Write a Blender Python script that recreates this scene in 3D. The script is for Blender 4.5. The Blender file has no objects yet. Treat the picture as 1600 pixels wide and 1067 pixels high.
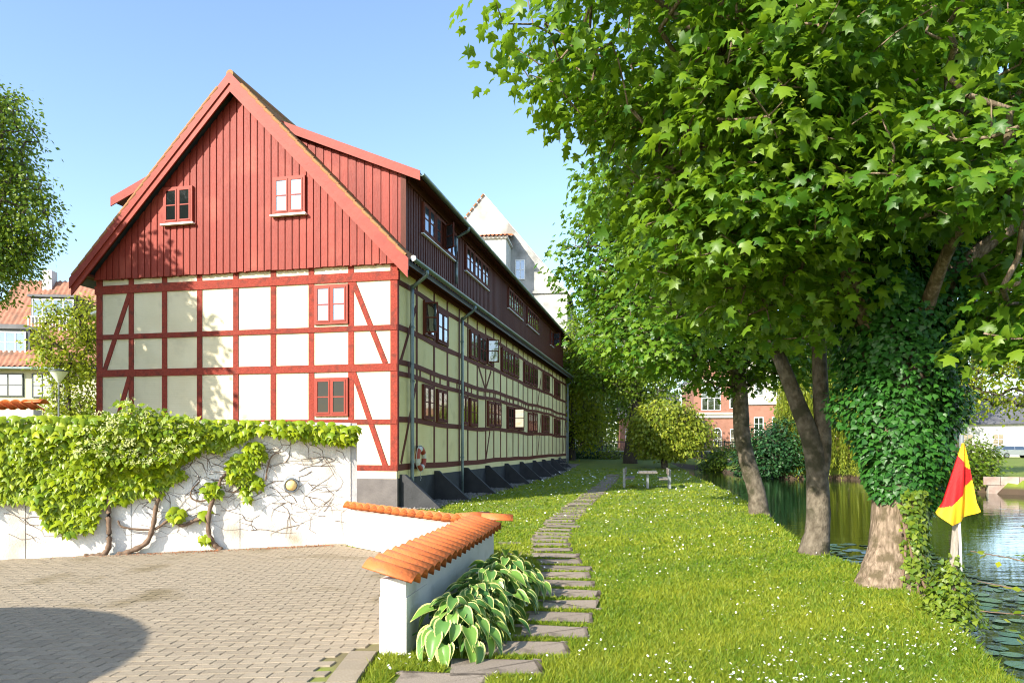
import bpy, math, random
import numpy as np
from mathutils import Vector, Matrix

R = math.radians
rng = np.random.default_rng(7)
random.seed(7)
scene = bpy.context.scene
col = scene.collection

# ------------------------------------------------------------------ camera
HC = 1.65
cam_d = bpy.data.cameras.new('camera')
cam = bpy.data.objects.new('camera', cam_d)
col.objects.link(cam)
cam.location = (0, 0, HC)
cam.rotation_euler = (R(90), 0, 0)
cam_d.sensor_width = 36.0
cam_d.lens = 36.0 * 1110 / 1600
cam_d.shift_y = (697 - 533.5) / 1600
cam_d.clip_start = 0.05
cam_d.clip_end = 3000
scene.camera = cam

# ------------------------------------------------------------------ world, sun, exposure
SUN_AZ = R(42)      # direction in which the shadows fall, clockwise from +Y
SUN_EL = R(29)
world = bpy.data.worlds.new('World')
scene.world = world
world.use_nodes = True
wn = world.node_tree
bg = wn.nodes['Background']
sky = wn.nodes.new('ShaderNodeTexSky')
sky.sky_type = 'NISHITA'
sky.sun_disc = False
sky.sun_elevation = SUN_EL
sky.sun_rotation = SUN_AZ + math.pi
sky.altitude = 0
sky.air_density = 1.0
sky.dust_density = 0.8
sky.ozone_density = 1.9
wn.links.new(sky.outputs[0], bg.inputs[0])
bg.inputs[1].default_value = 0.15
sun_d = bpy.data.lights.new('sun', 'SUN')
sun_d.energy = 4.0
sun_d.angle = R(0.55)
sun_d.color = (1.0, 0.93, 0.80)
sun = bpy.data.objects.new('sun', sun_d)
col.objects.link(sun)
sd = Vector((math.sin(SUN_AZ) * math.cos(SUN_EL), math.cos(SUN_AZ) * math.cos(SUN_EL), -math.sin(SUN_EL)))
sun.rotation_euler = sd.to_track_quat('-Z', 'Y').to_euler()
sun.location = (-20, -20, 30)
vs = scene.view_settings
vs.view_transform = 'Standard'
vs.look = 'None'
vs.exposure = 1.3
vs.gamma = 1.0
vs.use_curve_mapping = False
scene.render.engine = 'CYCLES'
scene.cycles.use_denoising = True
scene.cycles.filter_width = 1.1
scene.cycles.max_bounces = 7
scene.cycles.transmission_bounces = 4
scene.cycles.transparent_max_bounces = 8
scene.cycles.sample_clamp_indirect = 6.0

# ------------------------------------------------------------------ materials
def rgb(c): return (c[0], c[1], c[2], 1.0)

def pmat(name, c1, c2=None, scale=4.0, rough=0.6, bump=0.0, bscale=30.0, stretch=(1, 1, 1),
         rand=0.0, spec=0.5, metal=0.0, c3=None, c3scale=1.0, c3lo=0.55, c3hi=0.7, detail=5.0):
    m = bpy.data.materials.new(name)
    m.use_nodes = True
    nt = m.node_tree
    N, L = nt.nodes, nt.links
    b = N['Principled BSDF']
    b.inputs['Roughness'].default_value = rough
    b.inputs['Specular IOR Level'].default_value = spec
    b.inputs['Metallic'].default_value = metal
    tc = N.new('ShaderNodeTexCoord')
    mp = N.new('ShaderNodeMapping')
    mp.inputs['Scale'].default_value = stretch
    L.new(tc.outputs['Object'], mp.inputs[0])
    out = None
    if c2 is None:
        c2 = c1
    nz = N.new('ShaderNodeTexNoise')
    nz.inputs['Scale'].default_value = scale
    nz.inputs['Detail'].default_value = detail
    L.new(mp.outputs[0], nz.inputs['Vector'])
    rp = N.new('ShaderNodeValToRGB')
    rp.color_ramp.elements[0].position = 0.3
    rp.color_ramp.elements[0].color = rgb(c1)
    rp.color_ramp.elements[1].position = 0.7
    rp.color_ramp.elements[1].color = rgb(c2)
    L.new(nz.outputs['Fac'], rp.inputs[0])
    out = rp.outputs[0]
    if c3 is not None:
        n3 = N.new('ShaderNodeTexNoise')
        n3.inputs['Scale'].default_value = c3scale
        n3.inputs['Detail'].default_value = 8
        L.new(tc.outputs['Object'], n3.inputs['Vector'])
        mr = N.new('ShaderNodeMapRange')
        mr.inputs[1].default_value = c3lo
        mr.inputs[2].default_value = c3hi
        L.new(n3.outputs['Fac'], mr.inputs[0])
        mx = N.new('ShaderNodeMixRGB')
        L.new(mr.outputs[0], mx.inputs[0])
        L.new(out, mx.inputs[1])
        mx.inputs[2].default_value = rgb(c3)
        out = mx.outputs[0]
    if rand > 0:
        oi = N.new('ShaderNodeObjectInfo')
        mr = N.new('ShaderNodeMapRange')
        mr.inputs[3].default_value = 1 - rand
        mr.inputs[4].default_value = 1 + rand
        L.new(oi.outputs['Random'], mr.inputs[0])
        hs = N.new('ShaderNodeHueSaturation')
        L.new(mr.outputs[0], hs.inputs['Value'])
        L.new(out, hs.inputs['Color'])
        out = hs.outputs[0]
    L.new(out, b.inputs['Base Color'])
    if bump > 0:
        n2 = N.new('ShaderNodeTexNoise')
        n2.inputs['Scale'].default_value = bscale
        n2.inputs['Detail'].default_value = 6
        L.new(mp.outputs[0], n2.inputs['Vector'])
        bp = N.new('ShaderNodeBump')
        bp.inputs['Strength'].default_value = bump
        bp.inputs['Distance'].default_value = 0.02
        L.new(n2.outputs['Fac'], bp.inputs['Height'])
        L.new(bp.outputs[0], b.inputs['Normal'])
    return m

def brickpaint(name, c1, c2, rand=0.04):
    m = pmat(name, c1, c2, 1.3, 0.75, rand=rand, c3=tuple(0.74 * c for c in c1), c3scale=1.6, c3lo=0.56, c3hi=0.85)
    nt = m.node_tree; N, L = nt.nodes, nt.links
    tc = [n for n in N if n.type == 'TEX_COORD'][0]
    sp = N.new('ShaderNodeSeparateXYZ'); L.new(tc.outputs['Object'], sp.inputs[0])
    ad = N.new('ShaderNodeMath'); ad.operation = 'ADD'
    L.new(sp.outputs[0], ad.inputs[0]); L.new(sp.outputs[1], ad.inputs[1])
    cb = N.new('ShaderNodeCombineXYZ'); L.new(ad.outputs[0], cb.inputs[0]); L.new(sp.outputs[2], cb.inputs[1])
    br = N.new('ShaderNodeTexBrick')
    br.inputs['Scale'].default_value = 1.0
    br.inputs['Brick Width'].default_value = 0.23
    br.inputs['Row Height'].default_value = 0.066
    br.inputs['Mortar Size'].default_value = 0.006
    br.inputs['Mortar Smooth'].default_value = 0.6
    L.new(cb.outputs[0], br.inputs['Vector'])
    bp = N.new('ShaderNodeBump'); bp.inputs['Strength'].default_value = 0.55; bp.inputs['Distance'].default_value = 0.006
    bp.invert = True
    nz = N.new('ShaderNodeTexNoise'); nz.inputs['Scale'].default_value = 14
    L.new(tc.outputs['Object'], nz.inputs['Vector'])
    ma = N.new('ShaderNodeMath'); ma.operation = 'MULTIPLY_ADD'; ma.inputs[1].default_value = 0.5
    L.new(nz.outputs['Fac'], ma.inputs[0]); L.new(br.outputs['Fac'], ma.inputs[2])
    L.new(ma.outputs[0], bp.inputs['Height'])
    L.new(bp.outputs[0], N['Principled BSDF'].inputs['Normal'])
    return m

def leafmat(name, c1, c2, trans=(0.25, 0.42, 0.03), tf=0.35, rough=0.42, spec=0.4, rim=None):
    m = bpy.data.materials.new(name); m.use_nodes = True
    nt = m.node_tree; N, L = nt.nodes, nt.links
    b = N['Principled BSDF']
    at = N.new('ShaderNodeAttribute'); at.attribute_name = 'tint'
    mx = N.new('ShaderNodeMixRGB'); mx.inputs[1].default_value = rgb(c1); mx.inputs[2].default_value = rgb(c2)
    L.new(at.outputs['Fac'], mx.inputs[0])
    c = mx.outputs[0]
    if rim is not None:
        at2 = N.new('ShaderNodeAttribute'); at2.attribute_name = 'rim'
        nz = N.new('ShaderNodeTexNoise'); nz.inputs['Scale'].default_value = 22
        tc = N.new('ShaderNodeTexCoord'); L.new(tc.outputs['Object'], nz.inputs['Vector'])
        ma = N.new('ShaderNodeMath'); ma.operation = 'MULTIPLY_ADD'; ma.inputs[1].default_value = 0.5
        L.new(nz.outputs['Fac'], ma.inputs[0]); L.new(at2.outputs['Fac'], ma.inputs[2])
        mr = N.new('ShaderNodeMapRange'); mr.inputs[1].default_value = 0.80; mr.inputs[2].default_value = 0.92
        L.new(ma.outputs[0], mr.inputs[0])
        m2 = N.new('ShaderNodeMixRGB'); m2.inputs[2].default_value = rgb(rim)
        L.new(mr.outputs[0], m2.inputs[0]); L.new(c, m2.inputs[1])
        c = m2.outputs[0]
    L.new(c, b.inputs['Base Color'])
    b.inputs['Roughness'].default_value = rough
    b.inputs['Specular IOR Level'].default_value = spec
    tr = N.new('ShaderNodeBsdfTranslucent')
    m3 = N.new('ShaderNodeMixRGB'); m3.inputs[0].default_value = 0.55; m3.inputs[2].default_value = rgb(trans)
    L.new(c, m3.inputs[1]); L.new(m3.outputs[0], tr.inputs[0])
    ms = N.new('ShaderNodeMixShader'); ms.inputs[0].default_value = tf
    L.new(b.outputs[0], ms.inputs[1]); L.new(tr.outputs[0], ms.inputs[2])
    L.new(ms.outputs[0], N['Material Output'].inputs[0])
    return m

def glassmat(name, refl, dark=(0.012, 0.016, 0.014), tintc=(1, 1, 1)):
    m = bpy.data.materials.new(name); m.use_nodes = True
    nt = m.node_tree; N, L = nt.nodes, nt.links
    b = N['Principled BSDF']; b.inputs['Base Color'].default_value = rgb(dark); b.inputs['Roughness'].default_value = 0.08
    g = N.new('ShaderNodeBsdfGlossy'); g.inputs['Roughness'].default_value = 0.015; g.inputs['Color'].default_value = rgb(tintc)
    nz = N.new('ShaderNodeTexNoise'); nz.inputs['Scale'].default_value = 2.3
    tc = N.new('ShaderNodeTexCoord'); L.new(tc.outputs['Object'], nz.inputs['Vector'])
    bp = N.new('ShaderNodeBump'); bp.inputs['Strength'].default_value = 0.25; bp.inputs['Distance'].default_value = 0.03
    L.new(nz.outputs['Fac'], bp.inputs['Height']); L.new(bp.outputs[0], g.inputs['Normal'])
    ms = N.new('ShaderNodeMixShader'); ms.inputs[0].default_value = refl
    L.new(b.outputs[0], ms.inputs[1]); L.new(g.outputs[0], ms.inputs[2]); L.new(ms.outputs[0], N['Material Output'].inputs[0])
    return m

M = {}
M['red_board'] = pmat('red_board', (0.205, 0.024, 0.013), (0.255, 0.034, 0.019), 5, 0.55, 0.35, 9, (9, 9, 0.7), 0.14, c3=(0.30, 0.055, 0.033), c3scale=0.9, spec=0.28)
M['red_trim'] = pmat('red_trim', (0.235, 0.028, 0.015), (0.285, 0.040, 0.022), 3, 0.55, 0.2, 9, (1, 1, 1), 0.06, spec=0.28)
M['red_timber'] = pmat('red_timber', (0.20, 0.026, 0.015), (0.28, 0.042, 0.024), 11, 0.7, 0.8, 26, (2, 2, 2), 0.10, c3=(0.14, 0.028, 0.018), c3scale=4.5, c3lo=0.52, c3hi=0.66, spec=0.25)
M['dark_board'] = pmat('dark_board', (0.085, 0.022, 0.012), (0.115, 0.030, 0.018), 5, 0.6, 0.3, 9, (9, 9, 0.7), 0.10, spec=0.2)
M['dark_timber'] = pmat('dark_timber', (0.115, 0.028, 0.016), (0.155, 0.040, 0.024), 6, 0.65, 0.5, 14, (2, 2, 2), 0.08, spec=0.2)
M['cream'] = brickpaint('cream_painted_brick', (0.66, 0.565, 0.38), (0.72, 0.635, 0.45))
M['cream_shaded'] = brickpaint('cream_painted_brick_shaded', (0.83, 0.68, 0.31), (0.88, 0.75, 0.38))  # same cream paint, its colour warmed and lightened against the bluish shade there
M['plinth'] = pmat('plinth_black', (0.022, 0.023, 0.026), (0.04, 0.04, 0.044), 3, 0.75, 0.4, 20)
M['plinth_grey'] = pmat('plinth_grey', (0.10, 0.085, 0.085), (0.15, 0.13, 0.125), 3, 0.75, 0.4, 20)
M['zinc'] = pmat('zinc', (0.13, 0.18, 0.19), (0.24, 0.29, 0.30), 3, 0.4, 0.15, 10, metal=0.55, c3=(0.10, 0.13, 0.14), c3scale=6)
M['gutter'] = pmat('gutter_green', (0.16, 0.22, 0.17), (0.26, 0.32, 0.26), 3, 0.4, 0.1, 10, metal=0.4)
M['tile_old'] = pmat('tile_old', (0.34, 0.12, 0.05), (0.26, 0.15, 0.05), 8, 0.8, 0.6, 20, c3=(0.12, 0.12, 0.03), c3scale=5)
M['tile'] = pmat('tile_orange', (0.54, 0.125, 0.028), (0.63, 0.175, 0.048), 7, 0.6, 0.3, 40, rand=0.16, c3=(0.40, 0.12, 0.05), c3scale=9, c3lo=0.52, c3hi=0.66)
M['tile_house'] = pmat('tile_brown', (0.26, 0.105, 0.06), (0.34, 0.16, 0.10), 2.5, 0.8, 0.3, 10, c3=(0.16, 0.09, 0.06), c3scale=1.2)
M['white_render'] = pmat('white_render', (0.68, 0.66, 0.61), (0.76, 0.74, 0.70), 2, 0.85, 0.35, 40, c3=(0.44, 0.38, 0.29), c3scale=1.8, c3lo=0.48, c3hi=0.74)
M['white_clean'] = pmat('white_clean', (0.52, 0.50, 0.47), (0.60, 0.58, 0.55), 2, 0.85, 0.25, 40, c3=(0.42, 0.40, 0.35), c3scale=2.5)
M['concrete'] = pmat('concrete', (0.40, 0.40, 0.39), (0.52, 0.51, 0.50), 5, 0.85, 0.3, 40)
M['white_paint'] = pmat('white_paint', (0.78, 0.78, 0.76), (0.82, 0.82, 0.80), 3, 0.5)
M['gable_white'] = pmat('gable_white', (0.34, 0.335, 0.32), (0.46, 0.45, 0.43), 1.2, 0.9, 0.3, 8, (1, 1, 0.5), c3=(0.20, 0.20, 0.185), c3scale=0.7, c3lo=0.5, c3hi=0.68)
M['paver'] = pmat('paver', (0.36, 0.29, 0.205), (0.45, 0.375, 0.275), 60, 0.95, 0.8, 220, rand=0.10, c3=(0.27, 0.215, 0.13), spec=0.2, c3scale=1.1)
M['sand'] = pmat('joint_sand', (0.16, 0.13, 0.06), (0.22, 0.19, 0.07), 3, 0.95, 0.4, 60, c3=(0.20, 0.24, 0.03), c3scale=1.3, c3lo=0.45, c3hi=0.6)
M['slab'] = pmat('slab', (0.25, 0.20, 0.15), (0.34, 0.275, 0.215), 60, 0.9, 0.6, 140, rand=0.12, c3=(0.11, 0.085, 0.06), c3scale=4)
M['bark'] = pmat('bark', (0.075, 0.060, 0.042), (0.19, 0.16, 0.12), 9, 0.9, 1.0, 26, (1.3, 1.3, 1.0), c3=(0.055, 0.05, 0.03), c3scale=3.5, c3lo=0.5, c3hi=0.62, spec=0.2)
M['bark_pale'] = pmat('bark_pale', (0.10, 0.07, 0.045), (0.33, 0.25, 0.18), 20, 0.95, 1.0, 40, (1.6, 1.6, 0.35), c3=(0.11, 0.085, 0.05), c3scale=6, c3lo=0.5, c3hi=0.62, spec=0.2)
M['bark_dark'] = pmat('bark_dark', (0.045, 0.036, 0.026), (0.09, 0.07, 0.05), 6, 0.9, 0.8, 16, (1, 1, 0.4))
M['twig'] = pmat('twig', (0.12, 0.075, 0.045), (0.20, 0.13, 0.085), 12, 0.85, 0.3, 30)
M['soil'] = pmat('soil', (0.10, 0.065, 0.04), (0.16, 0.10, 0.06), 8, 0.95, 0.5, 40)
M['iron'] = pmat('iron', (0.03, 0.032, 0.035), (0.05, 0.052, 0.056), 6, 0.5, 0.2, 30)
M['steel'] = pmat('steel_grey', (0.18, 0.20, 0.22), (0.27, 0.29, 0.31), 6, 0.4, metal=0.5)
M['old_wood'] = pmat('old_wood', (0.13, 0.115, 0.10), (0.24, 0.21, 0.18), 9, 0.85, 0.5, 14, (8, 1, 8))
M['stake'] = pmat('stake_wood', (0.22, 0.19, 0.15), (0.34, 0.30, 0.25), 9, 0.85, 0.6, 16, (6, 6, 0.8))
M['brick_red'] = brickpaint('far_red_brick', (0.29, 0.13, 0.085), (0.36, 0.17, 0.115))
M['stone_pale'] = pmat('stone_pale', (0.46, 0.42, 0.36), (0.58, 0.54, 0.47), 1.2, 0.85, 0.2, 6)
M['slate'] = pmat('slate', (0.07, 0.07, 0.078), (0.12, 0.12, 0.13), 2, 0.6, 0.2, 8)
M['house_yellow'] = pmat('house_yellow', (0.50, 0.46, 0.33), (0.56, 0.52, 0.38), 1, 0.85, 0.1, 10)
M['frame_dark'] = pmat('frame_dark', (0.03, 0.038, 0.042), (0.05, 0.06, 0.065), 3, 0.5)
M['glass'] = glassmat('glass_pane', 0.24)
M['glass_sky'] = glassmat('glass_pane_sky_tint', 0.20, (0.05, 0.07, 0.09), (0.72, 0.86, 1.0))  # sky reflection put into the pane colour as a pale blue tint
M['glass_dark'] = glassmat('glass_pane_dark', 0.01, (0.010, 0.012, 0.012))
M['glass_dark'].node_tree.nodes['Principled BSDF'].inputs['Specular IOR Level'].default_value = 0.2
M['car_paint'] = pmat('car_paint', (0.40, 0.42, 0.44), (0.44, 0.46, 0.48), 2, 0.25, metal=0.7)
M['rubber'] = pmat('rubber', (0.015, 0.015, 0.016), (0.025, 0.025, 0.026), 9, 0.8)
M['flag_red'] = pmat('flag_red', (0.42, 0.008, 0.010), (0.50, 0.014, 0.014), 6, 0.55, 0.3, 90, spec=0.2)
M['flag_yellow'] = pmat('flag_yellow', (0.66, 0.38, 0.012), (0.72, 0.43, 0.02), 6, 0.55, 0.3, 90, spec=0.2)
M['ring_red'] = pmat('ring_red', (0.36, 0.05, 0.025), (0.44, 0.075, 0.035), 9, 0.5, 0.2, 30)
M['ring_white'] = pmat('ring_white', (0.60, 0.58, 0.50), (0.72, 0.70, 0.62), 9, 0.6, 0.2, 30)
M['lamp_glass'] = pmat('lamp_glass', (0.72, 0.48, 0.17), (0.80, 0.60, 0.28), 9, 0.25)
M['parasol'] = pmat('parasol_cloth', (0.55, 0.52, 0.45), (0.60, 0.57, 0.50), 5, 0.8)
M['flower'] = pmat('flower_white', (0.80, 0.78, 0.74), (0.86, 0.84, 0.80), 9, 0.7)
M['panicle'] = pmat('panicle_cream', (0.40, 0.43, 0.13), (0.52, 0.54, 0.22), 30, 0.7)
M['samara'] = pmat('maple_flower', (0.42, 0.42, 0.06), (0.55, 0.52, 0.10), 30, 0.6)
M['gravel'] = pmat('gravel', (0.12, 0.11, 0.10), (0.34, 0.31, 0.28), 40, 0.9, rand=0.2)
M['litter'] = pmat('leaf_litter', (0.30, 0.09, 0.035), (0.40, 0.16, 0.06), 30, 0.9)

M['maple'] = leafmat('maple_leaf', (0.040, 0.125, 0.009), (0.175, 0.285, 0.016), (0.33, 0.52, 0.02), 0.46)
M['maple_mid'] = leafmat('maple_leaf_mid', (0.042, 0.130, 0.011), (0.165, 0.275, 0.018), (0.28, 0.48, 0.02), 0.40)
M['far_leaf'] = leafmat('far_leaf', (0.07, 0.15, 0.012), (0.20, 0.27, 0.018), (0.34, 0.46, 0.02), 0.40)
M['yellow_leaf'] = leafmat('yellow_leaf', (0.13, 0.21, 0.012), (0.36, 0.38, 0.02), (0.50, 0.55, 0.03), 0.42)  # yellow-green leaf, lightened to stand for sunlight missing on the house-corner tree
M['dark_leaf'] = leafmat('dark_leaf', (0.018, 0.07, 0.022), (0.045, 0.12, 0.03), (0.06, 0.18, 0.03), 0.22)
M['ivy'] = leafmat('ivy_leaf', (0.014, 0.070, 0.010), (0.042, 0.145, 0.016), (0.06, 0.2, 0.02), 0.15, 0.42, 0.3)
M['ivy_young'] = leafmat('ivy_young_leaf', (0.07, 0.14, 0.012), (0.20, 0.26, 0.02), (0.3, 0.42, 0.03), 0.3)
M['vine'] = leafmat('vine_leaf', (0.13, 0.23, 0.006), (0.36, 0.42, 0.010), (0.50, 0.56, 0.01), 0.30, 0.38)
M['willow'] = leafmat('willow_leaf', (0.15, 0.22, 0.018), (0.36, 0.39, 0.035), (0.42, 0.46, 0.04), 0.38)
M['hosta'] = leafmat('hosta_leaf', (0.06, 0.17, 0.045), (0.16, 0.30, 0.05), (0.22, 0.40, 0.05), 0.22, 0.40, 0.4, rim=(0.72, 0.70, 0.24))
M['grass'] = leafmat('grass_blade', (0.095, 0.180, 0.010), (0.32, 0.345, 0.028), (0.46, 0.54, 0.015), 0.38, 0.5, 0.3)
M['lily'] = leafmat('lily_pad', (0.030, 0.10, 0.045), (0.075, 0.15, 0.05), (0.05, 0.12, 0.03), 0.06, 0.22, 0.6)

gm = pmat('lawn_ground', (0.10, 0.16, 0.012), (0.20, 0.24, 0.02), 2.2, 0.9, 0.8, 60, c3=(0.17, 0.13, 0.04), c3scale=0.8, c3lo=0.60, c3hi=0.78)
nt = gm.node_tree; N, L = nt.nodes, nt.links          # bare soil where the ground drops below turf level
gg = N.new('ShaderNodeNewGeometry'); sp = N.new('ShaderNodeSeparateXYZ'); L.new(gg.outputs['Position'], sp.inputs[0])
mr = N.new('ShaderNodeMapRange'); mr.inputs[1].default_value = -0.06; mr.inputs[2].default_value = -0.22
L.new(sp.outputs[2], mr.inputs[0])
mx = N.new('ShaderNodeMixRGB'); mx.inputs[2].default_value = (0.07, 0.045, 0.025, 1)
src = N['Principled BSDF'].inputs['Base Color'].links[0].from_socket
L.new(mr.outputs[0], mx.inputs[0]); L.new(src, mx.inputs[1]); L.new(mx.outputs[0], N['Principled BSDF'].inputs['Base Color'])
M['lawn'] = gm

wm = bpy.data.materials.new('pond_water'); wm.use_nodes = True
nt = wm.node_tree; N, L = nt.nodes, nt.links
b = N['Principled BSDF']; b.inputs['Base Color'].default_value = (0.010, 0.022, 0.008, 1)
b.inputs['Roughness'].default_value = 0.03; b.inputs['IOR'].default_value = 1.36
b.inputs['Specular IOR Level'].default_value = 0.8
tc = N.new('ShaderNodeTexCoord'); mp = N.new('ShaderNodeMapping'); mp.inputs['Scale'].default_value = (0.8, 2.6, 1)
L.new(tc.outputs['Object'], mp.inputs[0])
nz = N.new('ShaderNodeTexNoise'); nz.inputs['Scale'].default_value = 1.6; nz.inputs['Detail'].default_value = 3
L.new(mp.outputs[0], nz.inputs['Vector'])
bp = N.new('ShaderNodeBump'); bp.inputs['Strength'].default_value = 0.12; bp.inputs['Distance'].default_value = 0.05
L.new(nz.outputs['Fac'], bp.inputs['Height']); L.new(bp.outputs[0], b.inputs['Normal'])
M['water'] = wm

# ------------------------------------------------------------------ mesh helpers
def mesh_np(name, V, F, mat=None, attrs=None, smooth=False):
    """V (n,3), F (m,k) index array with constant k."""
    V = np.asarray(V, dtype=np.float32); F = np.asarray(F, dtype=np.int32)
    me = bpy.data.meshes.new(name)
    me.vertices.add(len(V)); me.vertices.foreach_set('co', V.ravel())
    k = F.shape[1]
    me.loops.add(F.size); me.loops.foreach_set('vertex_index', F.ravel())
    me.polygons.add(len(F))
    me.polygons.foreach_set('loop_start', np.arange(0, F.size, k, dtype=np.int32))
    me.polygons.foreach_set('loop_total', np.full(len(F), k, dtype=np.int32))
    if smooth:
        me.polygons.foreach_set('use_smooth', np.ones(len(F), dtype=bool))
    for an, av in (attrs or {}).items():
        a = me.attributes.new(an, 'FLOAT', 'POINT'); a.data.foreach_set('value', np.asarray(av, dtype=np.float32))
    me.update(calc_edges=True)
    if mat: me.materials.append(M[mat])
    return me

def mesh_py(name, V, F, mat=None, smooth=False):
    me = bpy.data.meshes.new(name)
    me.from_pydata([tuple(map(float, v)) for v in V], [], [tuple(map(int, f)) for f in F]); me.update()
    if smooth: me.polygons.foreach_set('use_smooth', [True] * len(me.polygons))
    if mat: me.materials.append(M[mat])
    return me

def obj(name, me, parent=None, loc=(0, 0, 0), rot=(0, 0, 0), scale=(1, 1, 1), label=None, cat=None, group=None, kind=None):
    o = bpy.data.objects.new(name, me); col.objects.link(o)
    o.location = loc; o.rotation_euler = rot; o.scale = scale
    if parent is not None: o.parent = parent
    if label: o['label'] = label
    if cat: o['category'] = cat
    if group: o['group'] = group
    if kind: o['kind'] = kind
    return o

def thing(name, label, cat, loc=(0, 0, 0), rz=0.0, group=None):
    return obj(name, None, None, loc, (0, 0, rz), label=label, cat=cat, group=group)

class MB:
    def __init__(s): s.V = []; s.F = []
    def add(s, V, F):
        n = len(s.V); s.V += [tuple(map(float, v)) for v in V]; s.F += [tuple(int(i) + n for i in f) for f in F]; return s
    def box(s, x0, x1, y0, y1, z0, z1):
        return s.add([(x0, y0, z0), (x1, y0, z0), (x1, y1, z0), (x0, y1, z0), (x0, y0, z1), (x1, y0, z1), (x1, y1, z1), (x0, y1, z1)],
                     [(0, 3, 2, 1), (4, 5, 6, 7), (0, 1, 5, 4), (1, 2, 6, 5), (2, 3, 7, 6), (3, 0, 4, 7)])
    def prism(s, poly, axis, a0, a1):
        """poly of 2D points, extruded along axis 'x','y','z' between a0 and a1"""
        n = len(poly)
        def p(q, a): return {'x': (a, q[0], q[1]), 'y': (q[0], a, q[1]), 'z': (q[0], q[1], a)}[axis]
        V = [p(q, a0) for q in poly] + [p(q, a1) for q in poly]
        F = [tuple(range(n))[::-1], tuple(range(n, 2 * n))] + [(i, (i + 1) % n, n + (i + 1) % n, n + i) for i in range(n)]
        return s.add(V, F)
    def tube(s, P, r, sides=8, caps=True):
        V, F = tube(P, r, sides); s.add(V, F)
        if caps:
            n = len(s.V) - len(V); s.F.append(tuple(n + i for i in range(sides))[::-1]); m = len(s.V) - sides
            s.F.append(tuple(m + i for i in range(sides)))
        return s
    def bar(s, p0, p1, w, t, up=(0, 0, 1)):
        p0 = Vector(p0); p1 = Vector(p1); d = (p1 - p0).normalized(); u = Vector(up)
        a = d.cross(u).normalized(); c = a.cross(d).normalized()
        V = []
        for p in (p0, p1):
            for sx, sy in ((-1, -1), (1, -1), (1, 1), (-1, 1)): V.append(p + a * (sx * t / 2) + c * (sy * w / 2))
        return s.add(V, [(0, 3, 2, 1), (4, 5, 6, 7), (0, 1, 5, 4), (1, 2, 6, 5), (2, 3, 7, 6), (3, 0, 4, 7)])
    def mesh(s, name, mat, smooth=False): return mesh_py(name, s.V, s.F, mat, smooth)
    def build(s, name, mat, parent=None, smooth=False, **k): return obj(name, s.mesh(name, mat, smooth), parent, **k)

def tube(P, r, sides=8, noise=0.0, seed=0):
    P = np.asarray(P, float); n = len(P); r = np.broadcast_to(np.asarray(r, float), (n,))
    T = np.gradient(P, axis=0) if n > 1 else np.array([[0, 0, 1.]])
    T /= np.linalg.norm(T, axis=1)[:, None] + 1e-9
    ref = np.array([0, 0, 1.]) if abs(T[:, 2]).mean() < 0.8 else np.array([0, 1., 0])
    A = np.cross(T, ref); A /= np.linalg.norm(A, axis=1)[:, None] + 1e-9
    B = np.cross(T, A)
    th = np.linspace(0, 2 * np.pi, sides, endpoint=False)
    rr = r[:, None] * np.ones(sides)[None]
    if noise > 0:
        g = np.random.default_rng(seed); ph = g.uniform(0, 6.28, 4)
        k = np.linspace(0, 1, n)[:, None]
        rr = rr * (1 + noise * (np.sin(2 * th + ph[0] + 5 * k) + np.sin(3 * th + ph[1] - 7 * k) * 0.7 + np.sin(5 * th + ph[2] + 9 * k) * 0.4) + noise * 0.5 * g.normal(size=(n, sides)))
    V = P[:, None] + rr[..., None] * (np.cos(th)[None, :, None] * A[:, None] + np.sin(th)[None, :, None] * B[:, None])
    i = np.arange(n - 1)[:, None] * sides; j = np.arange(sides)[None]; j2 = (j + 1) % sides
    F = np.stack([i + j, i + j2, i + sides + j2, i + sides + j], -1).reshape(-1, 4)
    return V.reshape(-1, 3), F

def smooth_path(P, r, n=6):
    """Catmull-Rom resample of a path with radii"""
    P = np.asarray(P, float); r = np.asarray(r, float)
    Q = np.vstack([2 * P[0] - P[1], P, 2 * P[-1] - P[-2]]); out = []; ro = []
    for i in range(len(P) - 1):
        p0, p1, p2, p3 = Q[i:i + 4]
        for t in np.linspace(0, 1, n, endpoint=False):
            out.append(0.5 * ((2 * p1) + (-p0 + p2) * t + (2 * p0 - 5 * p1 + 4 * p2 - p3) * t * t + (-p0 + 3 * p1 - 3 * p2 + p3) * t ** 3))
            ro.append(r[i] * (1 - t) + r[i + 1] * t)
    out.append(P[-1]); ro.append(r[-1])
    return np.array(out), np.array(ro)

# ---- leaves -----------------------------------------------------------------
def t_fan(outline, cz=0.0, droop=0.0):
    """leaf template from half outline list of (x>=0,y); base at y=0, tip +y; ribs as a fan from the midrib point"""
    h = outline
    pts = [(0.0, 0.0)] + h + [(0.0, 1.0)] + [(-x, y) for x, y in reversed(h)]
    V = [(0, 0.42, 0.0)] + [(x, y, -abs(x) * cz - droop * y * y) for x, y in pts]
    n = len(pts); F = [(0, 1 + i, 1 + (i + 1) % n) for i in range(n)]
    return np.array(V), np.array(F)
MAPLE = t_fan([(0.30, -0.06), (0.50, 0.16), (0.30, 0.30), (0.56, 0.62), (0.22, 0.62)], 0.22, 0.28)
MAPLE_S = t_fan([(0.36, 0.02), (0.28, 0.34), (0.50, 0.60), (0.18, 0.66)], 0.2, 0.25)
OVAL = (np.array([(0, 0, 0), (0.30, 0.45, -0.05), (0, 1, -0.12), (-0.30, 0.45, -0.05)]), np.array([(0, 1, 2), (0, 2, 3)]))
LANCE = (np.array([(0, 0, 0), (0.11, 0.4, 0), (0, 1, -0.1), (-0.11, 0.4, 0)]), np.array([(0, 1, 2), (0, 2, 3)]))
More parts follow.
